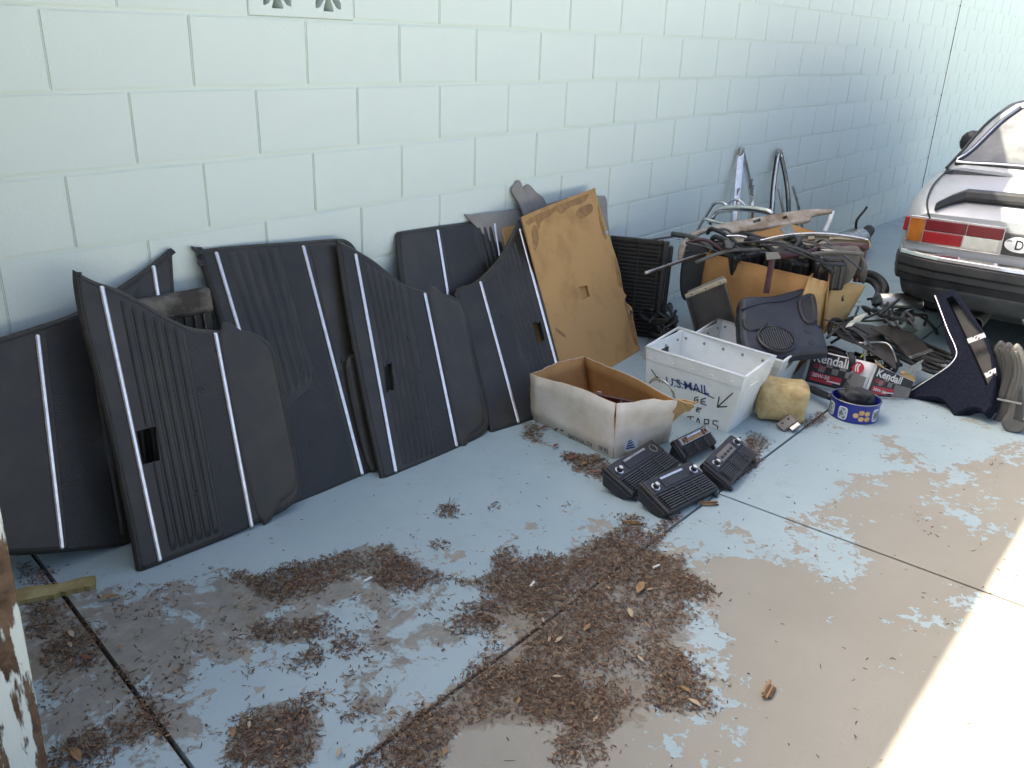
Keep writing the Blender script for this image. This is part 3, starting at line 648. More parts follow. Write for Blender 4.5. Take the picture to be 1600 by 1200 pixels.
m = M(); prism(m, MP, spline([MP.hit(*q) for q in ((864,612),(868,606),(876,603),(884,603),(930,614),(1000,630),(1000,650),(868,640))], 4, True), (), ((0,0),(0,.006),(.003,.008))); m.build('strip', 'maroon', mp)
a, b = MP.hit(938,611); m = M(); pbox(m, MP, a-.008, a+.008, b-.012, b+.012, .008, .011); m.build('bracket', 'label_white', mp, bevel=.002)
for q in ((901,614),(904,608),(936,622),(971,624)):
    a, b = MP.hit(*q); m = M(); lathe(m, MP.pt(a, b, .008), [(.004,0),(.003,.003)], 10, MP.n); m.build('screw', 'dull_steel', mp)
m = M(); tube(m, [G(1015,598,.20), G(1022,593,.22), G(1034,594,.23), G(1046,603,.22), G(1052,614,.19), G(1054,625,.14)], .005, 8, 5)
tag(m.build('grey_hose', 'dull_steel', None, smooth=True, loc=G(1054,625,.14)), 'thin grey hose curling out of the battered white box', 'hose')
# ------------------------------------------------------------------ mail totes
def tote(label, FLb, FRb, BRb, BLb, FLt, FRt, BRt, BLt, face=True, group='white corrugated plastic totes'):
    cen = (FLb+FRb+BRb+BLb)/4; r = thing('mail_tote', label, 'tote', cen, group)
    def side(a, b, c, d, hole=False):
        P = Plane(a, b, d); n = P.n
        ctr = (a+b+c+d)/4
        if n.dot(ctr-cen-Vector((0,0,.13))) < 0: P.n = -P.n
        P.o = P.o-P.n*.004
        q = [((x-P.o).dot(P.u), (x-P.o).dot(P.v)) for x in (a, b, c, d)]
        hs = []
        if hole:
            mx = (q[2][0]+q[3][0])/2; top = min(q[2][1], q[3][1]); hs = [[(mx-.045, top-.075), (mx+.045, top-.075), (mx+.04, top-.042), (mx-.04, top-.042)]]
        m = M(); prism(m, P, q, hs, ((0,0),(0,.004))); m.build('side', 'tote_plastic', r)
        m = M(); k = .80; qq = [tuple(np.array(q[0])*(1-k)+np.array(q[3])*k), tuple(np.array(q[1])*(1-k)+np.array(q[2])*k), q[2], q[3]]
        if not hole: prism(m, P, qq, (), ((0,.0045),(.001,.0075),(.003,.008))); m.build('rim_band', 'tote_plastic', r)
        else:
            for z in (0, 1):
                pass
        m2 = M(); tube(m2, [c, d], .0055, 6, 1); m2.build('rim', 'tote_plastic', r, smooth=True)
        nr = int((q[1][0]-q[0][0])/.075)
        for i in range(abs(nr)):
            s = (i+.5)/abs(nr); e = np.array(qq[0])*(1-s)+np.array(qq[1])*s; e2 = np.array(qq[3])*(1-s)+np.array(qq[2])*s; e = e*.65+e2*.35
            m3 = M(); lathe(m3, P.pt(e[0], e[1], .006), [(.006,-.001),(.005,.003),(.002,.004)], 10, P.n)
            if not hole: m3.build('rivet', 'tote_plastic', r, smooth=True)
            m4 = M(); lathe(m4, P.pt(e[0], e[1], -.003), [(.006,.002),(.005,-.002),(.002,-.003)], 10, P.n); m4.build('rivet', 'grey_board', r, smooth=True)
        return P
    pf = side(FLb, FRb, FRt, FLt); side(BLb, BRb, BRt, BLt); side(FRb, BRb, BRt, FRt, True); side(FLb, BLb, BLt, FLt, True)
    m = M(); quad(m, FLb+Vector((0,0,.006)), FRb+Vector((0,0,.006)), BRb+Vector((0,0,.006)), BLb+Vector((0,0,.006))); m.build('tote_floor', 'tote_plastic', r, solid=.004)
    return r, pf
ZT = .262
FRt, FLt, BRt, BLt = G(1165,589,ZT), G(1010,542,ZT), G(1209,557,ZT), G(1060,512,ZT)
FRb, BRb = G(1137,676), G(1176,646); ex = BRb-FRb; ey = (FLt-FRt).normalized()
FLb = FRb+ey*((FLt-FRt).length-.055); BLb = FLb+ex
tr, TP = tote('white mail tote with struck out blue lettering and marker arrows, behind the radio consoles', FLb, FRb, BRb, BLb, FLt, FRt, BRt, BLt)
TP.o += TP.n*.0045
def th(x, y): return TP.hit(x, y)
a, b = th(1041,601); a2, b2 = th(1115,618)
m = M(); sgn = 1 if a2 > a else -1
ang = math.atan2(b2-b, a2-a)
if sgn < 0: TP.u = -TP.u; a, b = th(1041,601); a2, b2 = th(1115,618); ang = math.atan2(b2-b, a2-a)
L_ = math.hypot(a2-a, b2-b); text_mesh(m, 'U.S.MAIL', TP, a, b, L_/4.15, .001, ang, 1., .0006); m.build('lettering', 'ink_blue', tr)
m = M(); w = .0045
ribbon(m, TP, [th(1050,592), th(1080,606), th(1116,622)], w, .0016)
for st_ in ([(1018,577),(1026,589)],[(1022,591),(1030,590)],[(1027,588),(1031,597)],[(1033,592),(1036,598)],
  [(1145,614),(1121,636)],[(1124,620),(1121,636),(1136,635)],
  [(1091,620),(1086,621),(1085,626),(1090,629),(1091,624),(1088,625)],[(1103,622),(1096,624),(1095,630),(1104,633)],[(1096,627),(1102,628)],
  [(1096,638),(1090,637),(1088,642),(1093,644)],[(1088,640),(1094,640)],
  [(1074,651),(1084,651)],[(1079,651),(1079,666)],[(1086,665),(1091,653),(1096,667)],[(1088,660),(1094,661)],[(1100,668),(1101,655),(1108,656),(1107,662),(1101,662)],[(1122,658),(1115,657),(1114,662),(1122,666),(1121,672),(1112,670)]):
    ribbon(m, TP, [th(*q) for q in st_], w, .0012)
m.build('marker_writing', 'ink_black', tr)
off = G(1232,597)-BRb
for q in (FLt,FRt,BRt,BLt): q.z = .195
tote('white plastic mail tote behind the lettered one, holding the speaker kick panel', *[q+off for q in (FLb,FRb,BRb,BLb,FLt,FRt,BRt,BLt)])
# ------------------------------------------------------------------ radio consoles
RG = 'black radio consoles with grilles tipped on the concrete'
def radio(label, TL, TR, BRp, BLp, kind):
    bl, br = G(*BLp, .030), G(*BRp, .030); tl = G(*TL, .082); P = Plane(bl, br, tl)
    w = (br-bl).length; h = P.hit(*TL)[1]
    r = thing('radio_console', label, 'radio console', (bl+br)/2-Vector((0,0,.030)), RG)
    m = M(); prism(m, P, [(0,0),(w,0),(w*.985,h),(w*.015,h)], (), ((.008,-.034),(0,-.026),(0,-.006),(.005,0))); m.build('housing', 'black_plastic', r, bevel=.003)
    m = M(); prism(m, P, [(.03*w,.52*h),(.97*w,.52*h),(.96*w,.95*h),(.04*w,.95*h)], (), ((0,-.002),(0,.003),(.003,.005))); m.build('radio_face', 'black_plastic', r)
    m = M(); prism(m, P, [(.05*w,.05*h),(.95*w,.05*h),(.95*w,.49*h),(.05*w,.49*h)], (), ((0,-.001),(0,.0008))); well = m.build('grille_well', 'ink_black', r)
    for i in range(7):
        m = M(); b0 = .06*h+i*.062*h; pbox(m, P, .06*w, .94*w, b0, b0+.030*h, .001, .010); m.build('slat', 'slat_plastic', well, bevel=.0012)
    for s in (.36, .66):
        m = M(); pbox(m, P, s*w, s*w+.006, .05*h, .49*h, .001, .0105); m.build('divider', 'black_plastic', well)
    c = {'open': 'ink_black', 'silver': 'black_plastic', 'brown': 'wood_insert', 'button': 'grey_plastic'}[kind]
    m = M(); pbox(m, P, .27*w, .73*w, .58*h, .86*h, .004, .0075); m.build('radio_insert', c, r, bevel=.002)
    if kind in ('silver', 'brown', 'open'):
        m = M(); pbox(m, P, .29*w, .71*w, .80*h, .86*h, .0076, .0095); m.build('scale_bar', 'chrome' if kind != 'open' else 'dull_steel', r)
    if kind == 'button':
        for i in range(4):
            m = M(); pbox(m, P, (.31+.1*i)*w, (.37+.1*i)*w, .66*h, .74*h, .0076, .011); m.build('button', 'black_plastic', r, bevel=.002)
    if kind == 'brown':
        m = M(); prism(m, P, [(.06*w,.56*h),(.94*w,.56*h),(.94*w,.92*h),(.06*w,.92*h)], [[(.12*w,.60*h),(.88*w,.60*h),(.88*w,.88*h),(.12*w,.88*h)]], ((0,.004),(.001,.009))); m.build('bezel', 'dull_steel', r)
        for s in (.17,.83):
            m = M(); lathe(m, P.pt(s*w,.74*h,.004), [(.012,0),(.011,.005),(.007,.005),(.006,-.002)], 14, P.n); m.build('knob_hole', 'wood_insert', r)
    else:
        ks = {'open': (.13,), 'silver': (.14,.87), 'button': (.14,.86)}[kind]
        for s in ks:
            m = M(); lathe(m, P.pt(s*w,.70*h,.004), [(.015,0),(.015,.003),(.011,.004),(.011,.001)], 16, P.n); m.build('knob_ring', 'chrome', r)
            m = M(); lathe(m, P.pt(s*w,.70*h,.003), [(.010,0),(.009,.014),(.007,.017)], 16, P.n); k = m.build('knob', 'black_plastic', r, smooth=False)
            m = M(); lathe(m, P.pt(s*w,.70*h,.0202), [(.0085,0),(.007,.003),(.004,.004)], 14, P.n+P.u*.15); m.build('knob_cap', 'label_white', k, smooth=True)
        if kind == 'open':
            m = M(); tube(m, [P.pt(.84*w+.016*math.cos(t), .72*h+.016*math.sin(t), .006) for t in np.linspace(0,6.28,17)[:-1]], .0014, 6, 1, True); m.build('ring', 'dull_steel', r)
    for s in (.06, .94):
        m = M(); lathe(m, P.pt(s*w, -.002, -.022), [(.008,-.012),(.009,0),(.006,.012)], 10, -P.v); m.build('foot', 'black_plastic', r)
    for s in (0, 1):
        m = M(); prism(m, Plane(P.pt(s*w,0,0), P.pt(s*w,h,0), P.pt(s*w,0,-.05)), [(.004,.012),(h-.01,.012),(h-.03,.05),(.02,.045)], (), ((0,-.004),(0,.004))); m.build('side_bracket', 'black_plastic', r, bevel=.002)
radio('black radio console with an empty slot and round ring, touching the white box', (960,720), (1039,688), (1064,722), (990,773), 'open')
radio('black radio console with silver tuning bar and two capped knobs, foremost on the joint', (1016,746), (1096,713), (1125,762), (1045,802), 'silver')
radio('black radio console with brown radio insert and steel bezel against the mail tote', (1049,689), (1096,655), (1122,691), (1072,717), 'brown')
radio('black radio console with grey button insert, beside the concrete joint', (1109,711), (1149,676), (1184,710), (1142,758), 'button')
# ------------------------------------------------------------------ small things near the totes
def lump(name, c, rx, ry, rz, e, m_, label, cat, amp=.08, seed=1, yaw=0., root=None):
    r_ = random.Random(seed); ph = [(Vector((r_.gauss(0,1), r_.gauss(0,1), r_.gauss(0,1)))*5, r_.random()*6) for _ in range(8)]
    bm = bmesh.new(); bmesh.ops.create_icosphere(bm, subdivisions=4, radius=1); vs = []
    for v in bm.verts:
        q = v.co; f = lambda t: math.copysign(abs(t)**e, t)
        k = 1+amp*sum(math.sin(a.dot(q)+p) for a, p in ph)/4
        x, y, z = f(q.x)*rx*k, f(q.y)*ry*k, f(q.z)*rz*k
        vs.append(Vector(c)+Vector((x*math.cos(yaw)-y*math.sin(yaw), x*math.sin(yaw)+y*math.cos(yaw), z)))
    fs = [tuple(v.index for v in f.verts) for f in bm.faces]; bm.free()
    m = M(); m.add(vs, fs); o = m.build(name, m_, root, smooth=True, loc=Vector(c) if not root else None)
    return tag(o, label, cat) if not root else o
fc = G(1215,664)+Vector((.085,.03,0))
lump('yellow_block', fc+Vector((0,0,.078)), .088, .10, .078, .42, 'foam_yellow', 'yellowed dirty rounded block on the floor beside the white totes', 'block', .05, 4, .4)
cn = thing('connector', 'small grey plastic connector lying at the foot of the yellowed block', 'connector', G(1228,680))
KP = Plane(G(1212,662,.02), G(1232,680,.0), G(1225,648,.05)); w, h = KP.hit(1236,655); m = M(); pbox(m, KP, 0, .045, 0, .07, -.02, .0); m.build('shell', 'grey_plastic', cn, bevel=.004)
m = M(); pbox(m, KP, .046, .066, .025, .068, -.018, -.003); m.build('latch', 'dull_steel', cn, bevel=.003)
for i in range(2):
    m = M(); lathe(m, KP.pt(.015, .02+.03*i, 0), [(.005,0),(.004,.001),(.003,-.004)], 10, KP.n); m.build('screw_hole', 'ink_black', cn)
# biscuit tin
tc_ = G(1330,662)+Vector((.093,.026,0)); tn = thing('biscuit_tin', 'round blue biscuit tin with cookie picture holding a dark motor', 'tin', tc_)
TR_, TH_ = .096, .082
m = M(); lathe(m, tc_, [(TR_-.002,0.001),(TR_,.004),(TR_,TH_-.006),(TR_+.003,TH_-.004),(TR_+.003,TH_),(TR_-.003,TH_),(TR_-.004,.006),(.001,.005)], 48, close=False); m.build('shell', 'tin_blue', tn, smooth=False)
m = M(); tube(m, [tc_+Vector(((TR_+.001)*math.cos(a), (TR_+.001)*math.sin(a), TH_)) for a in np.linspace(0,6.283,49)[:-1]], .0024, 6, 1, True); m.build('rim', 'dull_steel', tn, smooth=True)
va = math.atan2(CAM.y-tc_.y, CAM.x-tc_.x)
def patch(m, a0, z0, wa, hz, r, n=10, rnd=.5):
    vs = [tc_+Vector((r*math.cos(a0), r*math.sin(a0), z0))]
    for k in range(24):
        t = 2*math.pi*k/24; x = math.copysign(abs(math.cos(t))**rnd, math.cos(t))*wa; z = math.copysign(abs(math.sin(t))**rnd, math.sin(t))*hz
        vs.append(tc_+Vector((r*math.cos(a0+x), r*math.sin(a0+x), z0+z)))
    m.add(vs, [(0, 1+k, 1+(k+1) % 24) for k in range(24)])
for da in (-1.05, -.42, 1.05):
    m = M(); patch(m, va+da, .036, .20, .027, TR_+.0006); m.build('picture_frame', 'label_white', tn)
    m = M(); patch(m, va+da, .036, .17, .023, TR_+.0011); m.build('picture', 'picture', tn)
for i, (da, z) in enumerate(((.12,.037),(.34,.05),(.58,.047),(.35,.024),(.60,.024))):
    m = M(); patch(m, va+da, z, .115, .0105, TR_+.0007+.0003*i, rnd=1); m.build('cookie', 'cookie', tn)
lump('motor', tc_+Vector((.0,.0,.068)), .05, .065, .05, .8, 'rubber', 'grimy dark motor sitting in the blue biscuit tin', 'motor', .22, 9, .7)
m = M(); a_, b_ = G(1263,606,.035), G(1300,622,.06); tube(m, [a_, a_*.6+b_*.4, b_], lambda t: .011+.006*math.sin(t*3.1), 10, 4)
tag(m.build('lever_handle', 'black_plastic', None, smooth=True, loc=G(1263,606,.0)), 'black plastic lever handle resting on the tin edge', 'handle')
# oil box
kb = thing('oil_box', 'printed motor oil carton with checker pattern, full of wires and hoses', 'box', G(1347,622))
K0, K1, K2 = G(1252,598), G(1346,622), G(1418,624); T0, T1, T2 = H(1266,545,K0.x+.03), H(1367,568,K1.x+.05), H(1428,596,K2.x-.02)
_kp = Plane(K1, K2, T1); T2 = _kp.pt(*_kp.hit(1428,596)); K3 = K0+(K2-K1)*1.15; T3 = T0+(T2-T1)*1.1
for a, b, c, d in ((K0,K1,T1,T0),(K1,K2,T2,T1)): wall_sheet('box_side', a, b, c, d, 'print_white', 'cardboard', kb, wob=.0012)
for a, b, c, d in ((K2,K3,T3,T2),(K3,K0,T0,T3)): wall_sheet('box_side', a, b, c, d, 'cardboard', 'cardboard', kb, wob=.0012)
m = M(); quad(m, K0+Vector((0,0,.004)), K1+Vector((0,0,.004)), K2+Vector((0,0,.004)), K3+Vector((0,0,.004))); m.build('box_floor', 'cardboard', kb, solid=.003)
def kface(a, b, c, d, s):
    P = Plane(a, b, d); P.o = P.o+P.n*.0062
    q = lambda u, v: tuple(np.array([((x-P.o).dot(P.u), (x-P.o).dot(P.v)) for x in (a, b, c, d)]).T @ np.array([(1-u)*(1-v), u*(1-v), u*v, (1-u)*v]))
    def rect(name, m_, u0, u1, v0, v1, h):
        m = M(); prism(m, P, [q(u0,v0), q(u1,v0), q(u1,v1), q(u0,v1)], (), ((0,h-.0004),(0,h))); return m.build(name, m_, kb)
    rect('dark_print', 'print_dark', .06, .70 if s else .98, .08, .98, .001)
    rect('grey_print', 'print_grey', .705 if s else .60, .97 if s else .975, .1, .60, .0016)
    for i in range(3 if s else 2):
        for j in range(2): rect('checker_square', 'print_grey', .22+.12*(2*i+j)*.9, .22+.12*(2*i+j)*.9+.1, .44+.17*j, .61+.17*j, .0016)
    rect('red_bar', 'print_red', .12, .62, .26, .40, .0022); rect('red_bar', 'print_red', .12, .50, .15, .235, .0022); rect('white_bar', 'print_white', .40, .62, .215, .255, .0026)
    L = math.dist(q(0,0), q(1,0)); ang = math.atan2(q(1,.8)[1]-q(0,.8)[1], q(1,.8)[0]-q(0,.8)[0])
    m = M(); e = q(.10,.70); text_mesh(m, 'Kendall', P, *e, L*.225, .0028, ang, .86, .0010); m.build('lettering', 'print_white', kb)
    m = M(); e = q(.13,.52); text_mesh(m, 'GT-1', P, *e, L*.105, .0028, ang, 1., .0006); m.build('lettering', 'print_red', kb)
    m = M(); e = q(.15,.275); text_mesh(m, '20W-50', P, *e, L*.085, .0028, ang, 1., .0004); m.build('lettering', 'print_white', kb)
    if s:
        e = q(.80,.80); m = M(); lathe(m, P.pt(e[0], e[1], .0005), [(.026,0),(.026,.0012),(.0,.0012)], 20, P.n); m.build('round_badge', 'print_red', kb)
        m = M()
        for k in (-.006, .004): ribbon(m, P, [(e[0]+k, e[1]-.016), (e[0]+k-.004, e[1]+.004), (e[0]+k+.002, e[1]+.016)], .006, .0022)
        m.build('badge_mark', 'print_white', kb)
kface(K0, K1, T1, T0, True); kface(K1, K2, T2, T1, False)
# black panel flaps, wires and tubes over the oil box
fl = thing('splash_shield', 'black vinyl shield with a steel edge strip lying over the oil carton', 'shield', G(1400,600,.0))
FPn = Plane(G(1330,515,.22), G(1440,560,.145), G(1400,508,.20))
m = M(); prism(m, FPn, spline([FPn.hit(*q) for q in ((1303,512),(1325,503),(1348,506),(1372,512),(1392,545),(1400,575),(1386,566),(1345,540),(1315,528))], 4, True), (), ((0,-.004),(0,0))); m.build('under_flap', 'vinyl', fl)
FP2 = Plane(G(1360,520,.235), G(1440,556,.165), G(1410,512,.215))
m = M(); prism(m, FP2, spline([FP2.hit(*q) for q in ((1360,512,'c'),(1385,508),(1400,510),(1420,518),(1436,528),(1455,548,'c'),(1422,561,'c'),(1408,545),(1390,528))], 4, True), (), ((0,-.004),(0,0))); m.build('top_flap', 'vinyl', fl)
m = M(); bar(m, FP2, FP2.hit(1422,559), FP2.hit(1456,547), .016, .004, .0006); m.build('edge_strip', 'dull_steel', fl)
def cable(name, label, cat, pts, r, m_, group=None, flat=1.):
    m = M(); tube(m, pts, r, 8, 5, flat=flat); z = min(pts, key=lambda q: q.z)
    return tag(m.build(name, m_, None, smooth=True, loc=Vector((z.x, z.y, max(0, z.z-r)))), label, cat, group)
cable('bent_tube', 'thin steel tube bent over the oil carton between the flaps', 'tube', [G(1330,535,.19), G(1352,536,.20), G(1372,535,.20), G(1386,537,.20), G(1395,548,.18), G(1400,566,.13)], .005, 'dull_steel')
cable('bent_tube', 'short curved chrome tube rising behind the oil carton front', 'tube', [G(1310,524,.19), G(1325,522,.21), G(1340,521,.21), G(1348,526,.20), G(1350,540,.15)], .005, 'dull_steel')
m = M(); lathe(m, G(1318,522,.20), [(.012,-.05),(.014,-.02),(.02,0),(.012,.02),(.010,.05)], 12, (.3,-.9,.1)); tag(m.build('switch_stalk', 'black_plastic', None, smooth=True, loc=G(1318,522,.17)), 'black stalk switch lying across the top of the oil carton', 'switch')
cable('plastic_rod', 'pale blue plastic rod standing upright in the oil carton', 'rod', [G(1352,575,.10), G(1351,555,.15), G(1352,532,.21)], .004, 'label_white')
for i, q in enumerate(([(1345,558),(1352,549),(1364,548),(1374,556),(1378,570)],[(1348,556),(1358,552),(1370,560),(1376,578)])):
    cable('wire', 'loose yellow green wire looping inside the oil carton', 'wire', [G(x, y, .16-.012*j) for j, (x, y) in enumerate(q)], .0022, 'wire_yellow', 'yellow wires in the oil carton')
st_ = M(); q = [G(1327,548,.175), G(1330,560,.155), G(1328,580,.09), G(1322,598,.045), G(1318,605,.03)]; q = [p-Vector((.02,.012,0)) for p in q]; tube(st_, q, .014, 6, 4, flat=.25)
tag(st_.build('rubber_strap', 'rubber', None, smooth=True, loc=q[-1]), 'black rubber strap hanging over the front of the oil carton', 'strap')
for i in range(16):
    c = (K0+K2+T0+T2)/4+Vector((random.uniform(.05,.14), random.uniform(-.14,.14), random.uniform(-.05,.03)))
    p = [c+Vector((random.uniform(-.10,.10), random.uniform(-.10,.10), random.uniform(-.04,.06))) for _ in range(4)]
    for k in p: k.x = max(k.x, c.x-.04); k.z = max(.03, k.z)
    cable('hose', 'loose black hose tangled inside the oil carton', 'hose', p, random.uniform(.006,.013), 'rubber', 'hoses in the oil carton')
for q in ([(1432,598),(1448,560),(1440,572),(1425,590)], ):
    m = M(); quad(m, G(1415,600,.03), G(1436,582,.03), G(1444,562,.10), G(1420,572,.12), 3, 3, .003); tag(m.build('paper_scrap', 'paper', None, solid=.0015, loc=G(1420,600)), 'cream paper scrap under the steel edged shield', 'paper')
m = M(); quad(m, G(1322,512,.26), G(1345,500,.30), G(1355,489,.34), G(1336,496,.31), 3, 3, .003); tag(m.build('paper_scrap', 'paper', None, solid=.0015, loc=G(1336,512,.26)), 'cream paper scrap poking up behind the black shield', 'paper')
m = M(); quad(m, G(1368,580,.10), G(1382,572,.12), G(1380,575,.17), G(1366,562,.16), 3, 3, .003); tag(m.build('cardboard_scrap', 'cardboard_pale', None, solid=.003, loc=G(1368,580,.10)), 'torn cardboard scrap at the oil carton corner', 'cardboard')
m = M(); quad(m, G(1408,590,.09), G(1432,598,.06), G(1430,590,.08), G(1408,578,.12), 3, 3, .002); tag(m.build('cardboard_scrap', 'cardboard_pale', None, solid=.003, loc=G(1410,595,.06)), 'flat cardboard scrap beside the navy console foot', 'cardboard')
# bundle of black strips and hoses behind
for i in range(13):
    o_ = Vector((random.uniform(-.05,.05), random.uniform(-.05,.05), .006+.009*(i % 4)))
    p = [G(1398+random.uniform(-8,8),520+i*3.0), G(1430,534+i*3.4), G(1462,548+i*3.4), G(1484+random.uniform(-6,6),560+i*2.6)]
    cable('rubber_seal', 'black rubber seal strip in a bundle on the floor behind the navy console', 'seal', [k+o_ for k in p], .008, 'rubber', 'bundle of black seal strips')
for i in range(14):
    cx, cy = 1392+random.uniform(-26,26), 488+random.uniform(-12,16); z0 = random.uniform(.06,.26)
    p = [G(cx+random.uniform(-34,34), cy+random.uniform(-18,20), max(.02, z0+random.uniform(-.05,.05))) for _ in range(4)]
    cable('hose', 'black hose in the tangle behind the oil carton', 'hose', p, random.uniform(.005,.011), 'rubber', 'tangled hoses behind the oil carton')
cable('radiator_hose', 'thick black hose looping onto the bare floor behind the cartons', 'hose', [H(1335,430,4.7), H(1341,427,4.75), H(1362,429,4.8), H(1377,439,4.8), H(1383,451,4.75), H(1377,465,4.7), H(1368,474,4.6)], .022, 'rubber')
cable('radiator_hose', 'second black hose looping inside the thicker one behind the cartons', 'hose', [H(1342,437,4.7), H(1358,438,4.75), H(1369,447,4.75), H(1372,458,4.7), H(1366,470,4.6)], .016, 'rubber')
cable('cable', 'thin black cable trailing on the bare floor towards the car tyre', 'cable', [G(1395,489,.10), G(1415,488,.08), G(1434,492,.05), G(1450,502,.015), G(1459,512,.012), G(1464,521,.012)], .008, 'rubber')
ch = thing('steel_channel', 'short half round steel channel resting on the hose tangle', 'channel', G(1400,490))
m = M(); A_, B_ = G(1370,478,.2), G(1433,477,.2); d_ = (B_-A_).normalized(); n_ = Vector((0,0,1)); s_ = d_.cross(n_)
vs = []; 
for e in (A_, B_):
    for k in range(9):
        t = math.pi*k/8; vs.append(e-s_*math.cos(t)*.045*1+n_*math.sin(t)*.065)
m.add(vs, [(k, k+1, 9+k+1, 9+k) for k in range(8)]); m.build('shell', 'dull_steel', ch, smooth=True, solid=.004)
m = M(); tube(m, [B_-s_*math.cos(math.pi*k/8)*.046+n_*math.sin(math.pi*k/8)*.066 for k in range(9)], .004, 6, 1); m.build('lip', 'chrome', ch, smooth=True)
# ------------------------------------------------------------------ navy centre console
nc = thing('centre_console', 'navy carpeted car centre console with chrome edge standing beside the grey bumper guards', 'console', G(1490,650))
NP = Plane(G(1420,622), G(1490,650), G(1488,452,.44)); nh = lambda *q: (*NP.hit(q[0], q[1]), *q[2:])
out_ = [(1457,465,'c'),(1462,460),(1488,451),(1493,455,'c'),(1536,520),(1550,555),(1556,580),(1554,600),(1548,634,'c'),(1538,646),(1529,639),(1514,638),(1490,650,'c'),(1477,629),(1462,622),(1434,621),(1421,624,'c'),(1410,612),(1457,586),(1480,570),(1486,556),(1479,534),(1467,491)]
rec = [(1478,466),(1488,462),(1532,518),(1547,556),(1551,588),(1541,604),(1524,565),(1500,512)]
m = M(); NPb = Plane(G(1420,622), G(1490,650), G(1488,452,.44)); NPb.o = NP.o-NP.n*.07
prism(m, NPb, spline([nh(*q) for q in out_], 4, True), [[nh(*q)[:2] for q in rec]], ((.006,0),(0,.01),(0,.062),(.006,.07))); m.build('console_body', 'navy_carpet', nc)
m = M(); prism(m, NPb, [nh(*q)[:2] for q in rec], (), ((0,.005),(0,.012))); m.build('recess_floor', 'black_plastic', nc)
m = M(); tube(m, [NP.pt(*nh(*q)[:2], .003) for q in ((1461,462),(1467,477),(1481,515),(1493,542),(1495,555),(1488,567),(1469,582),(1420,613))], .0042, 8, 5); m.build('chrome_edge', 'chrome', nc, smooth=True)
for q in (((1511,530),(1538,520),(1541,527),(1514,537)), ((1538,584),(1556,575),(1557,583),(1542,591))):
    m = M(); prism(m, NP, [nh(*k)[:2] for k in q], (), ((0,.001),(0,.003))); k = m.build('sticker', 'label_white', nc)
    c = np.mean([nh(*k)[:2] for k in q], 0); m = M()
    for i in range(5): pbox(m, NP, c[0]-.03+.013*i, c[0]-.03+.013*i+.005, c[1]-.004, c[1]+.006, .003, .0036)
    m.build('sticker_print', 'ink_black', nc)['kind'] = 'stuff'
# ------------------------------------------------------------------ grey rubber bumper guards
for i, (dx, lab) in enumerate(((0, 'foremost grey rubber bumper guard with a long slot'), (-13, 'middle grey rubber bumper guard of the three beside the navy console'), (-25, 'rear grey rubber bumper guard touching the navy console'))):
    b_ = G(1572,675)+Vector((.10*i, .035*i, 0)); GP = facing(b_, .12); r = thing('bumper_guard', lab, 'bumper guard', b_, 'grey rubber bumper guards stood together')
    o_ = [(1577,553),(1585,540),(1593,541),(1604,560),(1612,600),(1614,650),(1602,672),(1588,677),(1572,674),(1564,661),(1573,646),(1576,628),(1572,620),(1582,590),(1583,568)]
    hl = [(1583,655),(1590,612),(1600,598),(1606,630),(1599,661)]
    dyp = -4*i
    m = M(); prism(m, GP, spline([GP.hit(x+dx, y+dyp*.6) for x, y in o_], 3, True), [[GP.hit(x+dx, y+dyp*.6) for x, y in hl]] if i == 0 else (), ((.006,-.05),(0,-.042),(0,-.01),(.004,-.003),(.010,0))); m.build('guard_body', 'grey_rubber', r)
    a, b = GP.hit(1575+dx, 624+dyp*.6); m = M(); pbox(m, GP, a-.012, a+.05, b-.010, b-.002, -.004, .004); m.build('clip', 'dull_steel', r, bevel=.001)
    m = M(); tube(m, [GP.pt(*GP.hit(x+dx, y+dyp*.6), .001) for x, y in ((1587,548),(1592,570),(1590,595),(1580,625))], .006, 6, 4); m.build('rib', 'grey_rubber', r, smooth=True)
# ------------------------------------------------------------------ big carton and the pile around it
bb = thing('cardboard_box', 'large brown cardboard carton heaped with dark car parts by the wall', 'box', (3.95,-.8,0))
q0, q1 = G(1105,395,.45), G(1264,432,.45); f0 = Vector((q0.x-.03,q0.y,0)); f1 = Vector((q1.x-.06,q1.y-.03,0)); dv = Vector((.46,.07,0))
wall_sheet('box_side', f0, f1, q1, q0, 'cardboard', 'cardboard', bb, wob=.0015); wall_sheet('box_side', f1, f1+dv, q1+dv+Vector((0,0,.01)), q1, 'cardboard', 'cardboard', bb, wob=.0015)
wall_sheet('box_side', f0, f0+dv, q0+dv, q0, 'cardboard', 'cardboard', bb, wob=.0015); wall_sheet('box_side', f0+dv, f1+dv, q1+dv, q0+dv, 'cardboard', 'cardboard', bb, wob=.0015)
e0 = G(1294,441,.44); wall_sheet('flap', G(1230,545,.16), G(1290,520,.16), e0, q1, 'cardboard_pale', 'cardboard', bb, wob=.0015)
PE = G(1296,424,.47); wall_sheet('flap', G(1284,520,.18), G(1291,512,.19), PE, e0, 'cardboard', 'cardboard', bb, wob=.001)
w0, w1, w2, w3 = G(1285,523,.17), G(1322,498,.20), G(1353,446,.37), G(1300,436,.42)
wall_sheet('flap', w0, w1, w2, w3, 'cardboard_pale', 'cardboard', bb, wob=.001)
WP = Plane(w0, w1, w3); WP.o += WP.n*.007; m = M()
for a, b in (((1322,471),(1305,508)),((1322,469),(1345,472)),((1318,480),(1343,478)),((1313,490),(1330,491)),((1308,500),(1322,499)),((1328,470),(1325,479))): ribbon(m, WP, [WP.hit(*a), WP.hit(*b)], .0025, .0012)
m.build('printed_table', 'ink_black', bb)['kind'] = 'stuff'
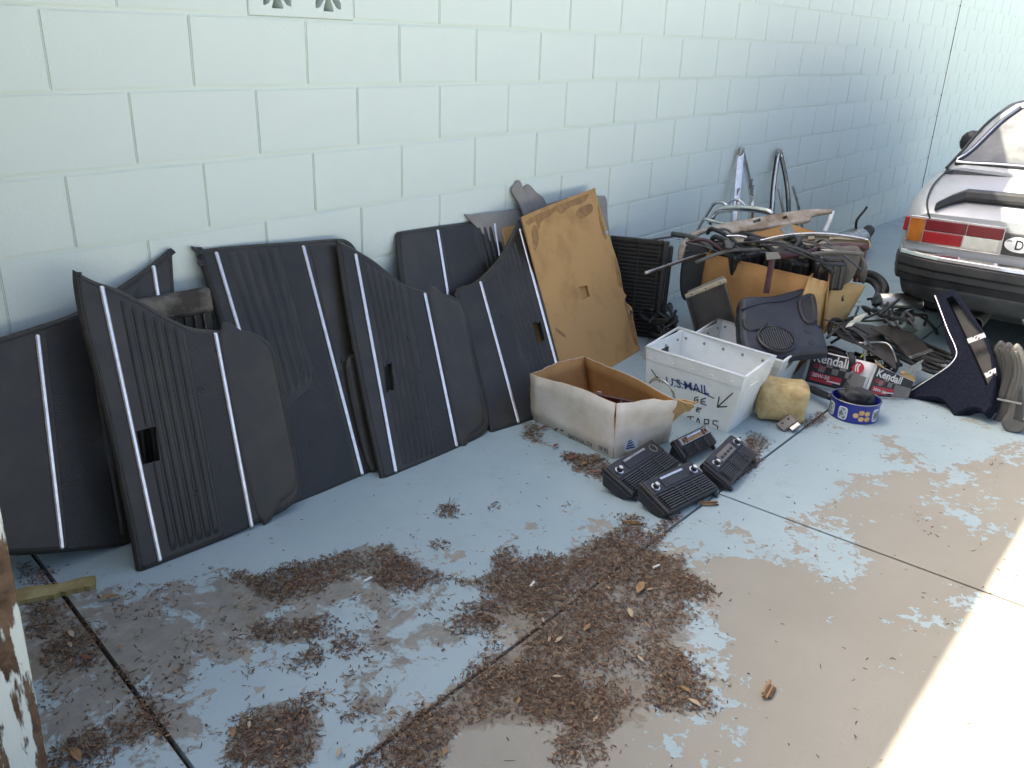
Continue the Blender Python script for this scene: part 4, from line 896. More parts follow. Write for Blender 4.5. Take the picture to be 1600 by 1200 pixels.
def traced(name, label, cat, P, outl, m_, th, rings=None, holes=(), base=None, n=4, group=None):
    q = spline([P.hit(*p) for p in outl], n, True); r = thing(name, label, cat, base if base is not None else P.o, group)
    m = M(); Pb = Plane(P.o, P.o+P.u, P.o+P.v); Pb.n = P.n; Pb.o = P.o-P.n*th
    prism(m, Pb, q, [[P.hit(*p) for p in h] for h in holes], rings or ((.003,0),(0,.004),(0,th-.006),(.003,th-.002),(.007,th))); m.build('body', m_, r); return r
# grey tray
TY = Plane(G(1095,545,.05), G(1158,552,.05), H(1100,462,3.52)); TY.n = TY.n if TY.n.dot(CAM-TY.o) > 0 else -TY.n
ty = thing('glovebox_tray', 'open grey plastic tray with yellowed top strip standing behind the lettered tote', 'tray', (3.35,-.75,0))
tq = [TY.hit(*p) for p in ((1074,468),(1130,444),(1157,545),(1100,560))]
m = M(); prism(m, TY, tq, (), ((0,-.08),(0,-.074))); m.build('tray_floor', 'grey_plastic', ty)
for i in range(4):
    a, b = np.array(tq[i]), np.array(tq[(i+1) % 4]); m = M(); A0, B0 = TY.pt(*a, -.08), TY.pt(*b, -.08); fl_ = .012
    c = np.mean(tq, 0); ao, bo = a+(a-c)*.06, b+(b-c)*.06
    quad(m, A0, B0, TY.pt(*bo, .0), TY.pt(*ao, .0)); m.build('tray_wall', 'grey_plastic', ty, solid=.004)
m = M(); bar(m, TY, TY.hit(1071,463), TY.hit(1135,437), .022, .004, .001); m.build('top_strip', 'cream_trim', ty)
for k in (.15,.5,.85):
    e = np.array(TY.hit(1071,463))*(1-k)+np.array(TY.hit(1135,437))*k; m = M(); lathe(m, TY.pt(*e, .0045), [(.004,0),(.003,.0015)], 10, TY.n); m.build('screw', 'ink_black', ty)
# navy kick panel with speaker
SP = Plane(G(1160,545,.22), G(1296,548,.22), H(1200,459,3.62)); kr = traced('kick_panel', 'navy vinyl kick panel with round speaker grille resting on the second tote', 'kick panel', SP,
  [(1155,478),(1162,461),(1195,459),(1208,458),(1240,450),(1262,444),(1273,450),(1278,472),(1281,504,'c'),(1287,506,'c'),(1297,545,'c'),(1252,549),(1222,557),(1195,549),(1160,538)], 'navy_vinyl', .07, rings=((.012,0),(0,.015),(0,.045),(.006,.058),(.016,.066),(.03,.07)), base=G(1225,557,.2))
a, b = SP.hit(1212,532); rr = abs(SP.hit(1241,532)[0]-a)
m = M(); lathe(m, SP.pt(a, b, 0), [(rr,-.002),(rr*.99,.012),(rr*.9,.016),(rr*.86,.010),(.001,.010)], 32, SP.n, close=False); spk = m.build('speaker_rim', 'black_plastic', kr, smooth=False)
for i in range(13):
    x = (i-6)/6.6; L_ = rr*.82*math.sqrt(max(0, 1-x*x)); m = M(); pbox(m, SP, a+x*rr*.82-.0025, a+x*rr*.82+.0025, b-L_, b+L_, .0105, .015); m.build('grille_bar', 'slat_plastic', spk)
for q in ((1262,517),(1268,535)):
    x, y = SP.hit(*q); m = M(); lathe(m, SP.pt(x, y, .0004), [(.017,-.001),(.016,.0012),(.0,.0012)], 18, SP.n, close=False); m.build('hole', 'ink_black', kr)  # flat black disc painted in for the shade of an opening
m = M(); prism(m, SP, spline([SP.hit(*q) for q in ((1246,470),(1262,460),(1274,466),(1277,500),(1262,507),(1250,495))], 4, True), (), ((0,-.001),(.003,.008),(.014,.010),(.024,.004))); m.build('moulded_cup', 'black_plastic', kr, smooth=False)
m = M(); prism(m, SP, spline([SP.hit(*q) for q in ((1160,500),(1175,497),(1200,505),(1185,517),(1165,516))], 4, True), (), ((0,-.001),(.004,.006),(.010,.007))); m.build('moulded_pocket', 'black_plastic', kr)
m = M(); tube(m, [SP.pt(*SP.hit(*q), .002) for q in ((1158,484),(1190,474),(1225,470),(1248,462))], .004, 6, 5); m.build('crease', 'navy_vinyl', kr, smooth=True)
# dark parts heaped in the carton
for c, s, e, sd, lab in (((3.98,-.62,.43),(.14,.12,.09),.45,11,'black plastic housing at the wall side of the heaped carton'),((4.0,-.86,.44),(.13,.12,.08),.5,12,'black plastic duct in the middle of the heaped carton'),((3.98,-1.04,.45),(.12,.08,.09),.45,13,'black box shaped part beside the grey felt roll'),((4.15,-.75,.36),(.2,.25,.12),.6,14,'dark bulky part deep inside the heaped carton')):
    hs_ = thing('plastic_housing', lab, 'car part', Vector(c)-Vector((0,0,s[2]))); ya = .2+.35*(sd % 3); X_ = Vector((math.cos(ya), math.sin(ya), .1)).normalized(); Z_ = Vector((-.25, -.1, 1)).normalized(); Y_ = Z_.cross(X_).normalized(); Z_ = X_.cross(Y_)
    m = M(); box(m, c, s[0]*1.8, s[1]*1.8, s[2]*1.5, X_, Y_, Z_); m.build('shell', 'black_plastic', hs_, bevel=.018)
    m = M(); box(m, Vector(c)+Z_*s[2]*.8, s[0]*1.3, s[1]*1.2, .02, X_, Y_, Z_); m.build('lid', 'slat_plastic', hs_, bevel=.006)
    for k in range(4):
        m = M(); box(m, Vector(c)-X_*s[0]*.91+Y_*s[1]*(.4*k-.6), .012, .010, s[2]*1.2, X_, Y_, Z_); m.build('rib', 'slat_plastic', hs_)
    m = M(); lathe(m, Vector(c)+Z_*(s[2]*.8+.01)+X_*.03, [(.03,0),(.034,.02),(.026,.03),(.024,.005)], 16, Z_); m.build('spigot', 'grey_plastic', hs_)
for i in range(9):
    c = Vector((3.95+random.uniform(-.1,.1), -.55-.06*i, .49+random.uniform(0,.05)))
    cable('hose', 'black hose among the dark parts heaped in the carton', 'hose', [c+Vector((-.08,-.1,-.02)), c, c+Vector((.02,.1,.02)), c+Vector((.1,.16,-.02))], random.uniform(.006,.014), 'rubber', 'hoses heaped in the carton')
gf = thing('felt_roll', 'folded grey felt piece hanging over the right end of the heaped carton', 'felt', H(1320,445,4.0)); m = M()
for e in range(7):
    t = e/6; ctr = H(1285+47*t, 402+8*t, 4.02)
    for k in range(11):
        a = math.pi*(1.15-1.45*k/10); r_ = .055+.03*t
        m.v.append(ctr+Vector((.03*math.sin(3*t), math.cos(a)*r_*.6-.02*t, math.sin(a)*r_-(.07*(k/10)**2 if k > 5 else 0)-.05*t*t))); m.uv.append((0,0))
m.f = [(e*11+k, e*11+k+1, (e+1)*11+k+1, (e+1)*11+k) for e in range(6) for k in range(10)]; m.build('felt', 'grey_felt', gf, smooth=True, solid=.012)
FPp = facing(H(1320,430,3.98)); m = M(); prism(m, FPp, spline([FPp.hit(*q) for q in ((1282,392),(1330,386),(1344,392),(1343,412),(1328,442),(1303,448),(1297,432),(1290,412))], 4, True), (), ((.004,-.05),(0,-.04),(.004,-.008),(.012,0))); m.build('felt_fold', 'grey_felt', gf)
# maroon frame
mf = thing('maroon_stand', 'maroon painted steel frame with bracket propped over the heaped carton', 'frame', H(1198,456,3.70))
m = M(); tube(m, [H(1208,398,3.72), H(1203,425,3.70), H(1197,458,3.68)], .015, 6, 2); m.build('leg', 'maroon', mf)
m = M(); tube(m, [H(1215,400,3.75), H(1240,399,3.85), H(1268,393,3.95), H(1300,384,4.05), H(1358,386,4.1)], .014, 8, 4); m.build('top_rail', 'maroon', mf, smooth=True)
m = M(); tube(m, [H(1352,386,4.1), H(1346,408,4.1), H(1336,440,4.1)], .012, 6, 2); m.build('leg', 'maroon', mf)
MB_ = facing(H(1208,399,3.70)); m = M(); prism(m, MB_, [MB_.hit(*q) for q in ((1196,395),(1216,394),(1220,404),(1198,406))], (), ((0,-.01),(0,.004))); m.build('bracket', 'grey_board', mf, bevel=.002)
# long trims on top
VA = facing(H(1180,350,4.25), 1.0); traced('dash_cover', 'rust stained curved trim panel lying highest across the pile', 'trim', VA,
  [(1059,404,'c'),(1060,390),(1067,375),(1080,363),(1100,355),(1140,346),(1180,339),(1230,330),(1267,326),(1302,326,'c'),(1301,330,'c'),(1270,336),(1262,345),(1200,355),(1143,364,'c'),(1140,360),(1130,356),(1105,360),(1088,368),(1074,384),(1067,404,'c')], 'rusty_trim', .02, holes=[[(1222,339),(1229,336),(1231,341),(1224,343)],[(1176,345),(1188,341),(1189,346),(1178,349)]])
m = M(); tube(m, [H(1301,330,4.6), H(1296,345,4.55), H(1288,362,4.5)], .012, 6, 3, flat=.3); tag(m.build('white_strip', 'label_white', None, smooth=True, loc=H(1288,362,4.5)), 'narrow white strip hanging from the stained trim end', 'strip')
VB = facing(H(1250,376,4.05), .7); vb_ = traced('dash_cover', 'cream dashboard trim with chrome edge lying under the stained trim', 'trim', VB,
  [(1134,370,'c'),(1155,370),(1187,377),(1217,370),(1255,366),(1300,367),(1352,372),(1361,382,'c'),(1355,386),(1302,381),(1225,388),(1190,389),(1145,384)], 'cream_trim', .02, holes=[[(1262,369),(1272,368),(1273,373),(1263,374)],[(1296,369),(1304,369),(1304,373),(1296,374)],[(1164,378),(1180,381),(1203,382),(1200,378)]])
m = M(); tube(m, [VB.pt(*VB.hit(*q), .006) for q in ((1134,370),(1158,370),(1180,377),(1192,376),(1218,370),(1256,366),(1302,367),(1356,375))], .0055, 6, 5); m.build('chrome_edge', 'chrome', vb_, smooth=True)
VC = facing(H(1255,357,4.35), .9); traced('cardboard_sheet', 'folded cardboard piece tucked between the two long trims', 'cardboard', VC, [(1160,368,'c'),(1218,352,'c'),(1236,349,'c'),(1284,365,'c'),(1242,366,'c'),(1200,371,'c')], 'cardboard', .006, n=1)
m = M(); quad(m, H(1218,357,4.2), H(1236,350,4.3), H(1242,365,4.15), H(1225,366,4.1)); tag(m.build('glass_piece', 'glass_dusty', None, solid=.004, loc=H(1225,366,4.1)), 'dark triangular glass piece beside the folded cardboard', 'glass')
# chrome tubes
for lab, X, r_, pts in (('thin chrome tube bent in a high arch, furthest towards the condenser', 4.6, .010, [(1090,360),(1095,350),(1104,336),(1114,320),(1122,316),(1134,320),(1142,332)]),
  ('thin chrome hoop between the two upright window frames', 4.65, .009, [(1133,326),(1141,315),(1150,312),(1157,314),(1166,323),(1172,332)]),
  ('bright wide chrome moulding curving over the pile top', 4.45, .018, [(1108,350),(1112,342),(1118,332),(1126,327),(1150,325),(1180,327),(1200,331),(1206,335)]),
  ('dull grey rod crossing below the chrome arches', 4.4, .014, [(1100,342),(1120,347),(1140,352)])):
    cable('chrome_tube', lab, 'tube', [H(x, y, X) for x, y in pts], r_, 'chrome' if 'chrome' in lab else 'dull_steel', 'chrome tubes on the pile', .7)
cable('striped_strip', 'long chrome trim strip with red line lying on the condenser top', 'trim', [W(993,381,-.06), W(1050,374,-.10), W(1092,369,-.18)], .013, 'chrome', None, .4)
cable('red_line', 'thin red moulding lying along the chrome strip on the condenser', 'moulding', [W(993,378,-.06), W(1050,370,-.10), W(1080,366,-.15)], .005, 'maroon')
cable('aluminium_rod', 'straight aluminium rod sticking out from the pile past the condenser', 'rod', [H(1008,427,3.45), H(1070,406,3.8), H(1132,387,4.15)], .009, 'dull_steel')
# upright window frames leaning on the wall
def wframe(label, apex, left, right, mo, w=.024):
    r = thing('quarter_light', label, 'window frame', W(*left[-1], -.16), 'chrome quarter window frames leaning on the wall')
    for nm, q in (('frame_leg', left), ('frame_leg', right)):
        n = len(q); P3 = [W(x, y, -.03-.13*(i/(n-1))) for i, (x, y) in enumerate(q)]
        m = M(); tube(m, P3, w, 6, 4, flat=.45); m.build(nm, 'chrome' if mo == 'chrome' else 'black_plastic', r)
        if mo != 'chrome':
            m = M(); tube(m, [k+Vector((-.02,-.012,0)) for k in P3], .008, 6, 4); m.build('chrome_lip', 'chrome', r, smooth=True)
        else:
            for t in (.3, .62):
                k = P3[0].lerp(P3[-1], t) if n < 3 else P3[1].lerp(P3[2], t); m = M(); box(m, k+Vector((0,-.012,0)), .035, .004, .06); m.build('tape_mark', 'grey_board', r)
    m = M(); box(m, W(*apex, -.035), .05, .03, .05); m.build('corner_joint', 'dull_steel', r, bevel=.01)
wframe('pale chrome quarter window frame standing upright with its point on the wall', (1158,237), [(1157,237),(1152,285),(1148,340),(1140,440)], [(1160,237),(1169,278),(1174,308),(1173,330),(1172,440)], 'chrome')
wframe('black lined quarter window frame standing upright beside the pale one', (1217,238), [(1216,238),(1209,285),(1206,330),(1200,440)], [(1219,238),(1228,280),(1232,328),(1234,440)], 'black', .016)
for lab, q in (('short thin steel rod standing inside the black lined window frame', [(1217,295),(1224,332),(1236,400)]), ('short thin steel rod standing right beside the black lined window frame', [(1239,291),(1248,326),(1262,400)])):
    cable('steel_rod', lab, 'rod', [W(x, y, -.06-.05*i) for i, (x, y) in enumerate(q)], .010, 'dull_steel', 'steel rods by the window frames')
# black coils between condenser and tote, dark parts on the near side
for i in range(16):
    cx, cy = 1035+random.uniform(-22,25), 505+random.uniform(-25,35); z0 = random.uniform(.015,.14)
    p = [G(cx+random.uniform(-30,30), cy+random.uniform(-22,22), max(.012, z0+random.uniform(-.04,.04))) for _ in range(5)]
    cable('hose', 'black hose coiled between the condenser and the lettered tote', 'hose', p, random.uniform(.005,.010), 'rubber', 'hoses coiled beside the condenser')
for lab, q, X in (('upright black plastic panel between condenser and carton', ((1072,385),(1100,372),(1108,395),(1095,450),(1070,470),(1062,440)), 3.95), ('black duct lying behind the stained trim', ((1085,385),(1140,375),(1150,395),(1105,400)), 4.2)):
    P = facing(H(1085,430,X), .15); traced('plastic_shroud', lab, 'car part', P, q, 'black_plastic', .03, base=Vector((X, H(1085,430,X).y, 0)))
for i in range(26):
    px, py = random.uniform(1085,1335), random.uniform(378,402); X = random.uniform(3.75,4.25); L_ = random.uniform(.08,.22); a = random.uniform(0,6.28); c = H(px, py, X); e = Vector((math.cos(a)*.5, math.sin(a), random.uniform(-.25,.2)))*L_
    mm = random.choice(('rubber','rubber','black_plastic','grey_rubber','maroon','dull_steel')); nm = {'rubber': 'black rubber', 'black_plastic': 'black plastic', 'grey_rubber': 'grey rubber', 'maroon': 'maroon', 'dull_steel': 'dull steel'}[mm]
    cable('loose_strip', nm+' trim piece jumbled on top of the heaped carton', 'trim', [c-e, c+Vector((0,0,random.uniform(.0,.04))), c+e], random.uniform(.007,.018), mm, nm+' trim pieces on the heaped carton', random.choice((.3,.5,1.)))
for i in range(12):
    px, py = random.uniform(1295,1345), random.uniform(500,540); c = G(px, py, random.uniform(.17,.24)); a = random.uniform(0,6.28); e = Vector((math.cos(a)*.08, math.sin(a)*.08, random.uniform(-.03,.03)))
    cable('loose_strip', 'thin black trim piece lying between oil carton and large brown carton', 'trim', [c-e, c+Vector((.02,.02,.02)), c+e], random.uniform(.005,.012), 'rubber', 'black trim pieces over the oil carton', random.choice((.3,1.)))
# muffler by the wall
mu = thing('muffler', 'grey steel muffler with outlet pipe lying along the wall foot', 'muffler', (7.0,-.3,0)); c0 = W(1308,372,-.32); c1 = W(1344,357,-.32); c0.z = c1.z = .115
ax = (c1-c0).normalized(); L_ = (c1-c0).length
m = M(); lathe(m, c0, [(.02,-.02),(.09,0),(.105,.02),(.105,L_-.02),(.09,L_),(.03,L_+.015)], 24, ax); m.build('canister', 'dull_steel', mu, smooth=False)
m = M(); tube(m, [c1, c1+ax*.12+Vector((0,0,.01)), c1+ax*.3+Vector((0,.02,.04))], .045, 12, 4); m.build('outlet_pipe', 'fins', mu, smooth=True)
m = M(); tube(m, [c1+Vector((-.1,0,.1)), c1+Vector((-.12,0,.17)), c1+Vector((.0,0,.22)), c1+Vector((.06,0,.25))], .010, 6, 3); m.build('hanger', 'fins', mu, smooth=True)
# ------------------------------------------------------------------ silver coupe
CX, CY = 4.62, -1.955
car = thing('parked_car', 'silver two door coupe parked with its tail to the pile', 'car', (CX, CY, 0))
CYAW = math.radians(3); CF = Vector((math.cos(CYAW), math.sin(CYAW), 0)); CL = Vector((-math.sin(CYAW), math.cos(CYAW), 0))
def C(s, w, z): return Vector((CX, CY, z))+CF*s+CL*w
def loft(m, secs, closed_ends=True):      # secs: list of (s, [(w,z)...]) half sections from centre bottom to centre top; mirrored
    rows = []
    for s, half in secs:
        if not callable(s): sf = lambda w, z, s=s: s
        else: sf = s
        full = [(w, z) for w, z in half]+[(-w, z) for w, z in half[::-1][1:] if abs(w) > 1e-6]
        rows.append([C(sf(w, z), w, z) for w, z in full])
    n = len(rows[0]); vs = [q for r in rows for q in r]
    fs = [(i*n+k, i*n+(k+1) % n, (i+1)*n+(k+1) % n, (i+1)*n+k) for i in range(len(rows)-1) for k in range(n)]
    if closed_ends: fs += [tuple(range(n)), tuple(range((len(rows)-1)*n, len(rows)*n))]
    return m.add(vs, fs)
def sec(wf, zb, zs, zd, wd, zc):          # full half width, sill, shoulder, deck edge height and half width, centre height
    return [(0,zb),(wf*.8,zb),(wf*.95,zb+.05),(wf,zb+.17),(wf*1.005,(zb+zs)/2+.06),(wf*.985,zs-.03),(wf*.955,zs+.012),(wd,zd),(wd*.55,zc-.004),(0,zc)]
S = []
for s, wf, zb, zs, zd, wd, zc in ((0.0,.735,.33,.66,.690,.67,.700),(.02,.755,.32,.672,.705,.685,.715),(.10,.785,.31,.695,.735,.715,.748),(.30,.825,.30,.735,.785,.74,.805),(.6,.85,.22,.765,.825,.745,.848),(.9,.862,.20,.785,.845,.73,.868),
  (1.6,.862,.19,.80,.855,.73,.875),(2.6,.862,.19,.80,.85,.73,.88),(3.2,.855,.2,.79,.84,.72,.875),(4.0,.84,.22,.75,.80,.69,.83),(4.5,.80,.28,.70,.74,.64,.76),(4.62,.74,.34,.64,.68,.58,.69)): S.append((s, sec(wf, zb, zs, zd, wd, zc)))
m = M(); loft(m, S); body = m.build('body', 'silver_paint', car, smooth=True); body.data.polygons.foreach_set('use_smooth', [True]*len(body.data.polygons))
k = body.modifiers.new('es', 'EDGE_SPLIT'); k.split_angle = .6
# greenhouse
gs = []
def gsec(z0, w0, z1, w1, zc): return [(0,z0),(w0,z0),(w0-.01,z0+.02),(w1+.03,z1-.05),(w1,z1-.015),(w1-.06,z1),(w1*.5,zc-.006),(0,zc)]
for s, z0, w0, z1, w1, zc in ((.62,.835,.745,.868,.72,.870),(.80,.84,.755,.955,.69,.968),(1.02,.845,.758,1.085,.645,1.102),(1.22,.845,.755,1.165,.60,1.185),(1.5,.845,.755,1.205,.585,1.225),(2.1,.845,.755,1.22,.58,1.24),(2.5,.845,.755,1.195,.58,1.215),(2.75,.85,.75,1.10,.60,1.115),(3.15,.85,.72,.90,.66,.905)): gs.append((s, gsec(z0, w0, z1, w1, zc)))
m = M(); loft(m, gs); gh = m.build('greenhouse', 'silver_paint', car, smooth=True); k = gh.modifiers.new('es', 'EDGE_SPLIT'); k.split_angle = .7
# rear window and its bright surround, laid just off the sloping back
def back_pt(t, w, off):                   # t 0..1 up the back slope
    prof = [(.63,.868),(.80,.966),(1.02,1.101),(1.22,1.186)]
    x = t*3; i = min(2, int(x)); f = x-i; s = prof[i][0]*(1-f)+prof[i+1][0]*f; z = prof[i][1]*(1-f)+prof[i+1][1]*f
    return C(s-off*.55, w, z+off*.84-.010*(abs(w)/.6)**2)
m = M(); vs = []
for i in range(9):
    t = .10+.84*i/8; hw = .685-.165*i/8
    vs += [back_pt(t, hw*x/6, .012) for x in range(-6, 7)]
m.add(vs, [(i*13+k, i*13+k+1, (i+1)*13+k+1, (i+1)*13+k) for i in range(8) for k in range(12)]); m.build('rear_window', 'glass_dusty', car, smooth=True)
ring_ = [back_pt(.085, w, .014) for w in np.linspace(-.70,.70,9)]+[back_pt(t, 0.70-.18*(t-.085)/.87, .014) for t in np.linspace(.2,.95,7)]+[back_pt(.955, w, .014) for w in np.linspace(.51,-.51,7)]+[back_pt(t, -.70+.18*(t-.085)/.87, .014) for t in np.linspace(.95,.2,7)]
m = M(); tube(m, ring_, .011, 8, 2, True); m.build('window_surround', 'chrome', car, smooth=True)
m = M(); tube(m, [p+Vector((.006,0,-.006)) for p in ring_], .019, 8, 2, True); m.build('window_seal', 'car_black', car, smooth=True)
for sg in (1, -1):                        # side glass and gutter
    m = M(); pts = [C(1.05,.757*sg,.86),C(2.85,.757*sg,.862),C(2.52,.607*sg,1.15),C(1.32,.607*sg,1.15)]; quad(m, *pts, 6, 4); m.build('side_window', 'glass_dusty', car, smooth=True)
    m = M(); tube(m, [C(.63,.738*sg,.858), C(.80,.708*sg,.940), C(1.02,.662*sg,1.068), C(1.22,.616*sg,1.150), C(1.5,.600*sg,1.190), C(2.1,.595*sg,1.205)], .009, 6, 3); m.build('roof_gutter', 'car_black', car, smooth=True)
    m = M(); lathe(m, C(2.35,.90*sg,.90), [(.02,-.05),(.07,-.04),(.085,0),(.075,.04),(.05,.055)], 14, CF); m.build('wing_mirror', 'car_black', car, smooth=True)
# boot lid gap, spoiler, tail panel
for sg in (1, -1):
    m = M(); tube(m, [C(.0,.652*sg,.665), C(.0,.668*sg,.694), C(.10,.703*sg,.740), C(.30,.728*sg,.792), C(.58,.735*sg,.831), C(.62,.70*sg,.848)], .0045, 6, 3); m.build('lid_gap', 'car_black', car, smooth=True)
m = M(); vs = []; fs = []
for i in range(25):
    w = -.645+1.29*i/24; e = abs(w)/.645; drop = .0 if e < .86 else (e-.86)/.14
    zc_ = .790-.012*e*e-.055*drop; s0 = .17-.11*drop; hgt = .040*(1-.3*drop)
    vs += [C(s0+.10,w,zc_-.01), C(s0-.02,w,zc_+hgt*.75), C(s0-.055,w,zc_+hgt*.6), C(s0-.065,w,zc_-hgt*.3), C(s0-.02,w,zc_-hgt*.8-.02), C(s0+.08,w,zc_-.04)]
fs = [(i*6+k, i*6+(k+1) % 6, (i+1)*6+(k+1) % 6, (i+1)*6+k) for i in range(24) for k in range(6)]+[tuple(range(6)), tuple(range(144,150))]
m.add(vs, fs); m.build('spoiler', 'car_black', car, smooth=False, bevel=.006)
m = M(); pbox(m, Plane(C(-.012,0,.5), C(-.012,-1,.5), C(-.012,0,1)), -.315, .315, .045, .150, -.02, .004); m.build('centre_panel', 'car_trim_dark', car, bevel=.004)
def tail(P, sg):
    def seg(nm, m_, a0, a1, b0, b1, h=.014, up=None): m = M(); pbox(m, P, a0, a1, b0, b1, .001, h); return m.build(nm, m_, up or lf, bevel=.004)
    lf = seg('tail_lamp', 'chrome', -.005, .425, -.005, .127, .006, car)
    seg('lens', 'lens_amber', .0, .068, .004, .118); seg('lens', 'lens_dark_red', .072, .258, .064, .118); seg('lens', 'lens_red', .072, .250, .004, .061)
    seg('lens', 'lens_dark_red', .261, .418, .064, .118); seg('lens', 'lens_clear', .254, .408, .004, .061)
    m = M(); pbox(m, P, -.03, -.004, .05, .12, -.06, .004); m.build('side_reflector', 'lens_red', car, bevel=.006)
for sg in (1, -1):
    P = Plane(C(-.012, .738*sg, .545), C(-.012, 0, .545), C(.004, .738*sg, .69)); tail(P, sg)
DPl = Plane(C(-.018,.245,.600), C(-.018,0,.600), C(-.018,.245,.8)); 
m = M(); prism(m, DPl, [(.062*math.cos(t), .036*math.sin(t)) for t in np.linspace(0,6.283,25)[:-1]], (), ((0,0),(0,.002))); m.build('country_sticker', 'label_white', car)
m = M(); text_mesh(m, 'D', DPl, -.018, -.022, .064, .003, 0, .8, .001); ribbon(m, DPl, [(-.052,.012),(-.042,.016),(-.034,.013)], .004, .003); m.build('sticker_letter', 'ink_black', car)
m = M(); pbox(m, DPl, .10, .39, -.05, .04, .0, .006); m.build('number_plate', 'label_white', car, bevel=.003)
# bumper wraps the tail
def bump(m, zs, ss, wmax):
    rows = []; path = [(.34, wmax+.035)]+[(.10, wmax+.04), (-.02, wmax+.005), (-.065, wmax-.08)]+[(-.085-.035*(1-(abs(w)/wmax)**2), w) for w in np.linspace(wmax*.75, -wmax*.75, 9)]+[(-.065, -wmax+.08), (-.02, -wmax-.005), (.10, -wmax-.04), (.34, -wmax-.035)]
    for s, w in path: rows.append([C(s+o_, w*(1-o_*.2), z) for z, o_ in zip(zs, ss)])
    n = len(zs); vs = [q for r in rows for q in r]; L = len(rows)
    m.add(vs, [(i*n+k, i*n+(k+1) % n, (i+1)*n+(k+1) % n, (i+1)*n+k) for i in range(L-1) for k in range(n)]+[tuple(range(n)), tuple(range((L-1)*n, L*n))])
m = M(); bump(m, (.484,.505,.512,.50,.48), (-.012,-.006,.03,.07,.05), .745); m.build('bumper_chrome', 'chrome', car, smooth=False, bevel=.004)
m = M(); bump(m, (.482,.440,.432,.40,.392,.36,.36,.47), (-.02,-.028,-.018,-.024,-.010,-.004,.07,.07), .745); m.build('bumper_rubber', 'car_black', car, bevel=.004)
m = M(); bump(m, (.358,.33,.275,.25,.25,.35), (.0,.015,.06,.12,.2,.2), .72); m.build('rear_valance', 'car_trim_dark', car, smooth=True)
m = M(); box(m, C(2.3,0,.24), 4.2, 1.3, .12, CF, CL); m.build('underbody', 'car_black', car)
m = M(); tube(m, [C(-.02,-.06,.26), C(.02,-.06,.22), C(.05,-.0,.21), C(.05,.1,.21), C(.02,.14,.23), C(-.01,.15,.26)], .008, 6, 3); m.build('tow_loop', 'dull_steel', car, smooth=True)
m = M(); lathe(m, C(-.06,.36-.02,.20), [(.034,0),(.036,.0),(.036,.5),(.028,.5),(.028,.01)], 18, CF, close=False); m.build('tail_pipe', 'dull_steel', car, smooth=False)
for s, sg in ((.98,1),(.98,-1),(3.6,1),(3.6,-1)):
    c = C(s, .73*sg, .31)
    m = M(); lathe(m, c, [(.19,-.085),(.28,-.095),(.305,-.08),(.312,-.05),(.312,.05),(.305,.08),(.28,.095),(.19,.085)], 36, CL*sg); ww = m.build('tyre', 'tire', car, smooth=False)
    for k in range(5):
        m = M(); tube(m, [c+CF*.3125*math.cos(t)+CL*(-.06+.03*k)*sg+Vector((0,0,.3125*math.sin(t))) for t in np.linspace(0,6.283,37)[:-1]], .003, 4, 1, True); m.build('tread_rib', 'tire', ww)
    m = M(); lathe(m, c, [(.02,.07),(.06,.075),(.17,.06),(.195,.085),(.19,-.05),(.02,-.02)], 24, CL*sg); m.build('rim', 'dull_steel', car, smooth=False)
# ------------------------------------------------------------------ weathered post on the near left, with an added unseen building behind
pb = G(72,1238); sh = thing('post_and_added_shed', 'peeling white timber post with an added unseen building behind it', 'post_and_added_shed', pb)
m = M(); vs = []
for i in range(9):
    z = 2.3*i/8
    for dx, dy in ((-.075,-.045),(.0,-.045),(.006,.04),(-.075,.045)): vs.append(pb+Vector((dx+random.gauss(0,.0025), dy+random.gauss(0,.0025), z)))
m.add(vs, [(i*4+k, i*4+(k+1) % 4, (i+1)*4+(k+1) % 4, (i+1)*4+k) for i in range(8) for k in range(4)]+[(0,1,2,3),(32,33,34,35)]); m.build('post', 'post_peeling', sh, bevel=.004)
m = M(); box(m, pb+Vector((-1.28,.35,1.15)), 2.4, .78, 2.3); m.build('added_shed_wall', 'shed_paint', sh)  # unseen mass, added with its roof to block light from the lower left floor
m = M(); box(m, pb+Vector((-1.2,.35,2.34)), 2.6, 1.0, .08); m.build('added_shed_roof', 'grey_board', sh)
m = M(); box(m, pb+Vector((-.115,-.04,1.15)), .07, .03, 2.3); m.build('trim_board', 'shed_paint', sh, bevel=.003)
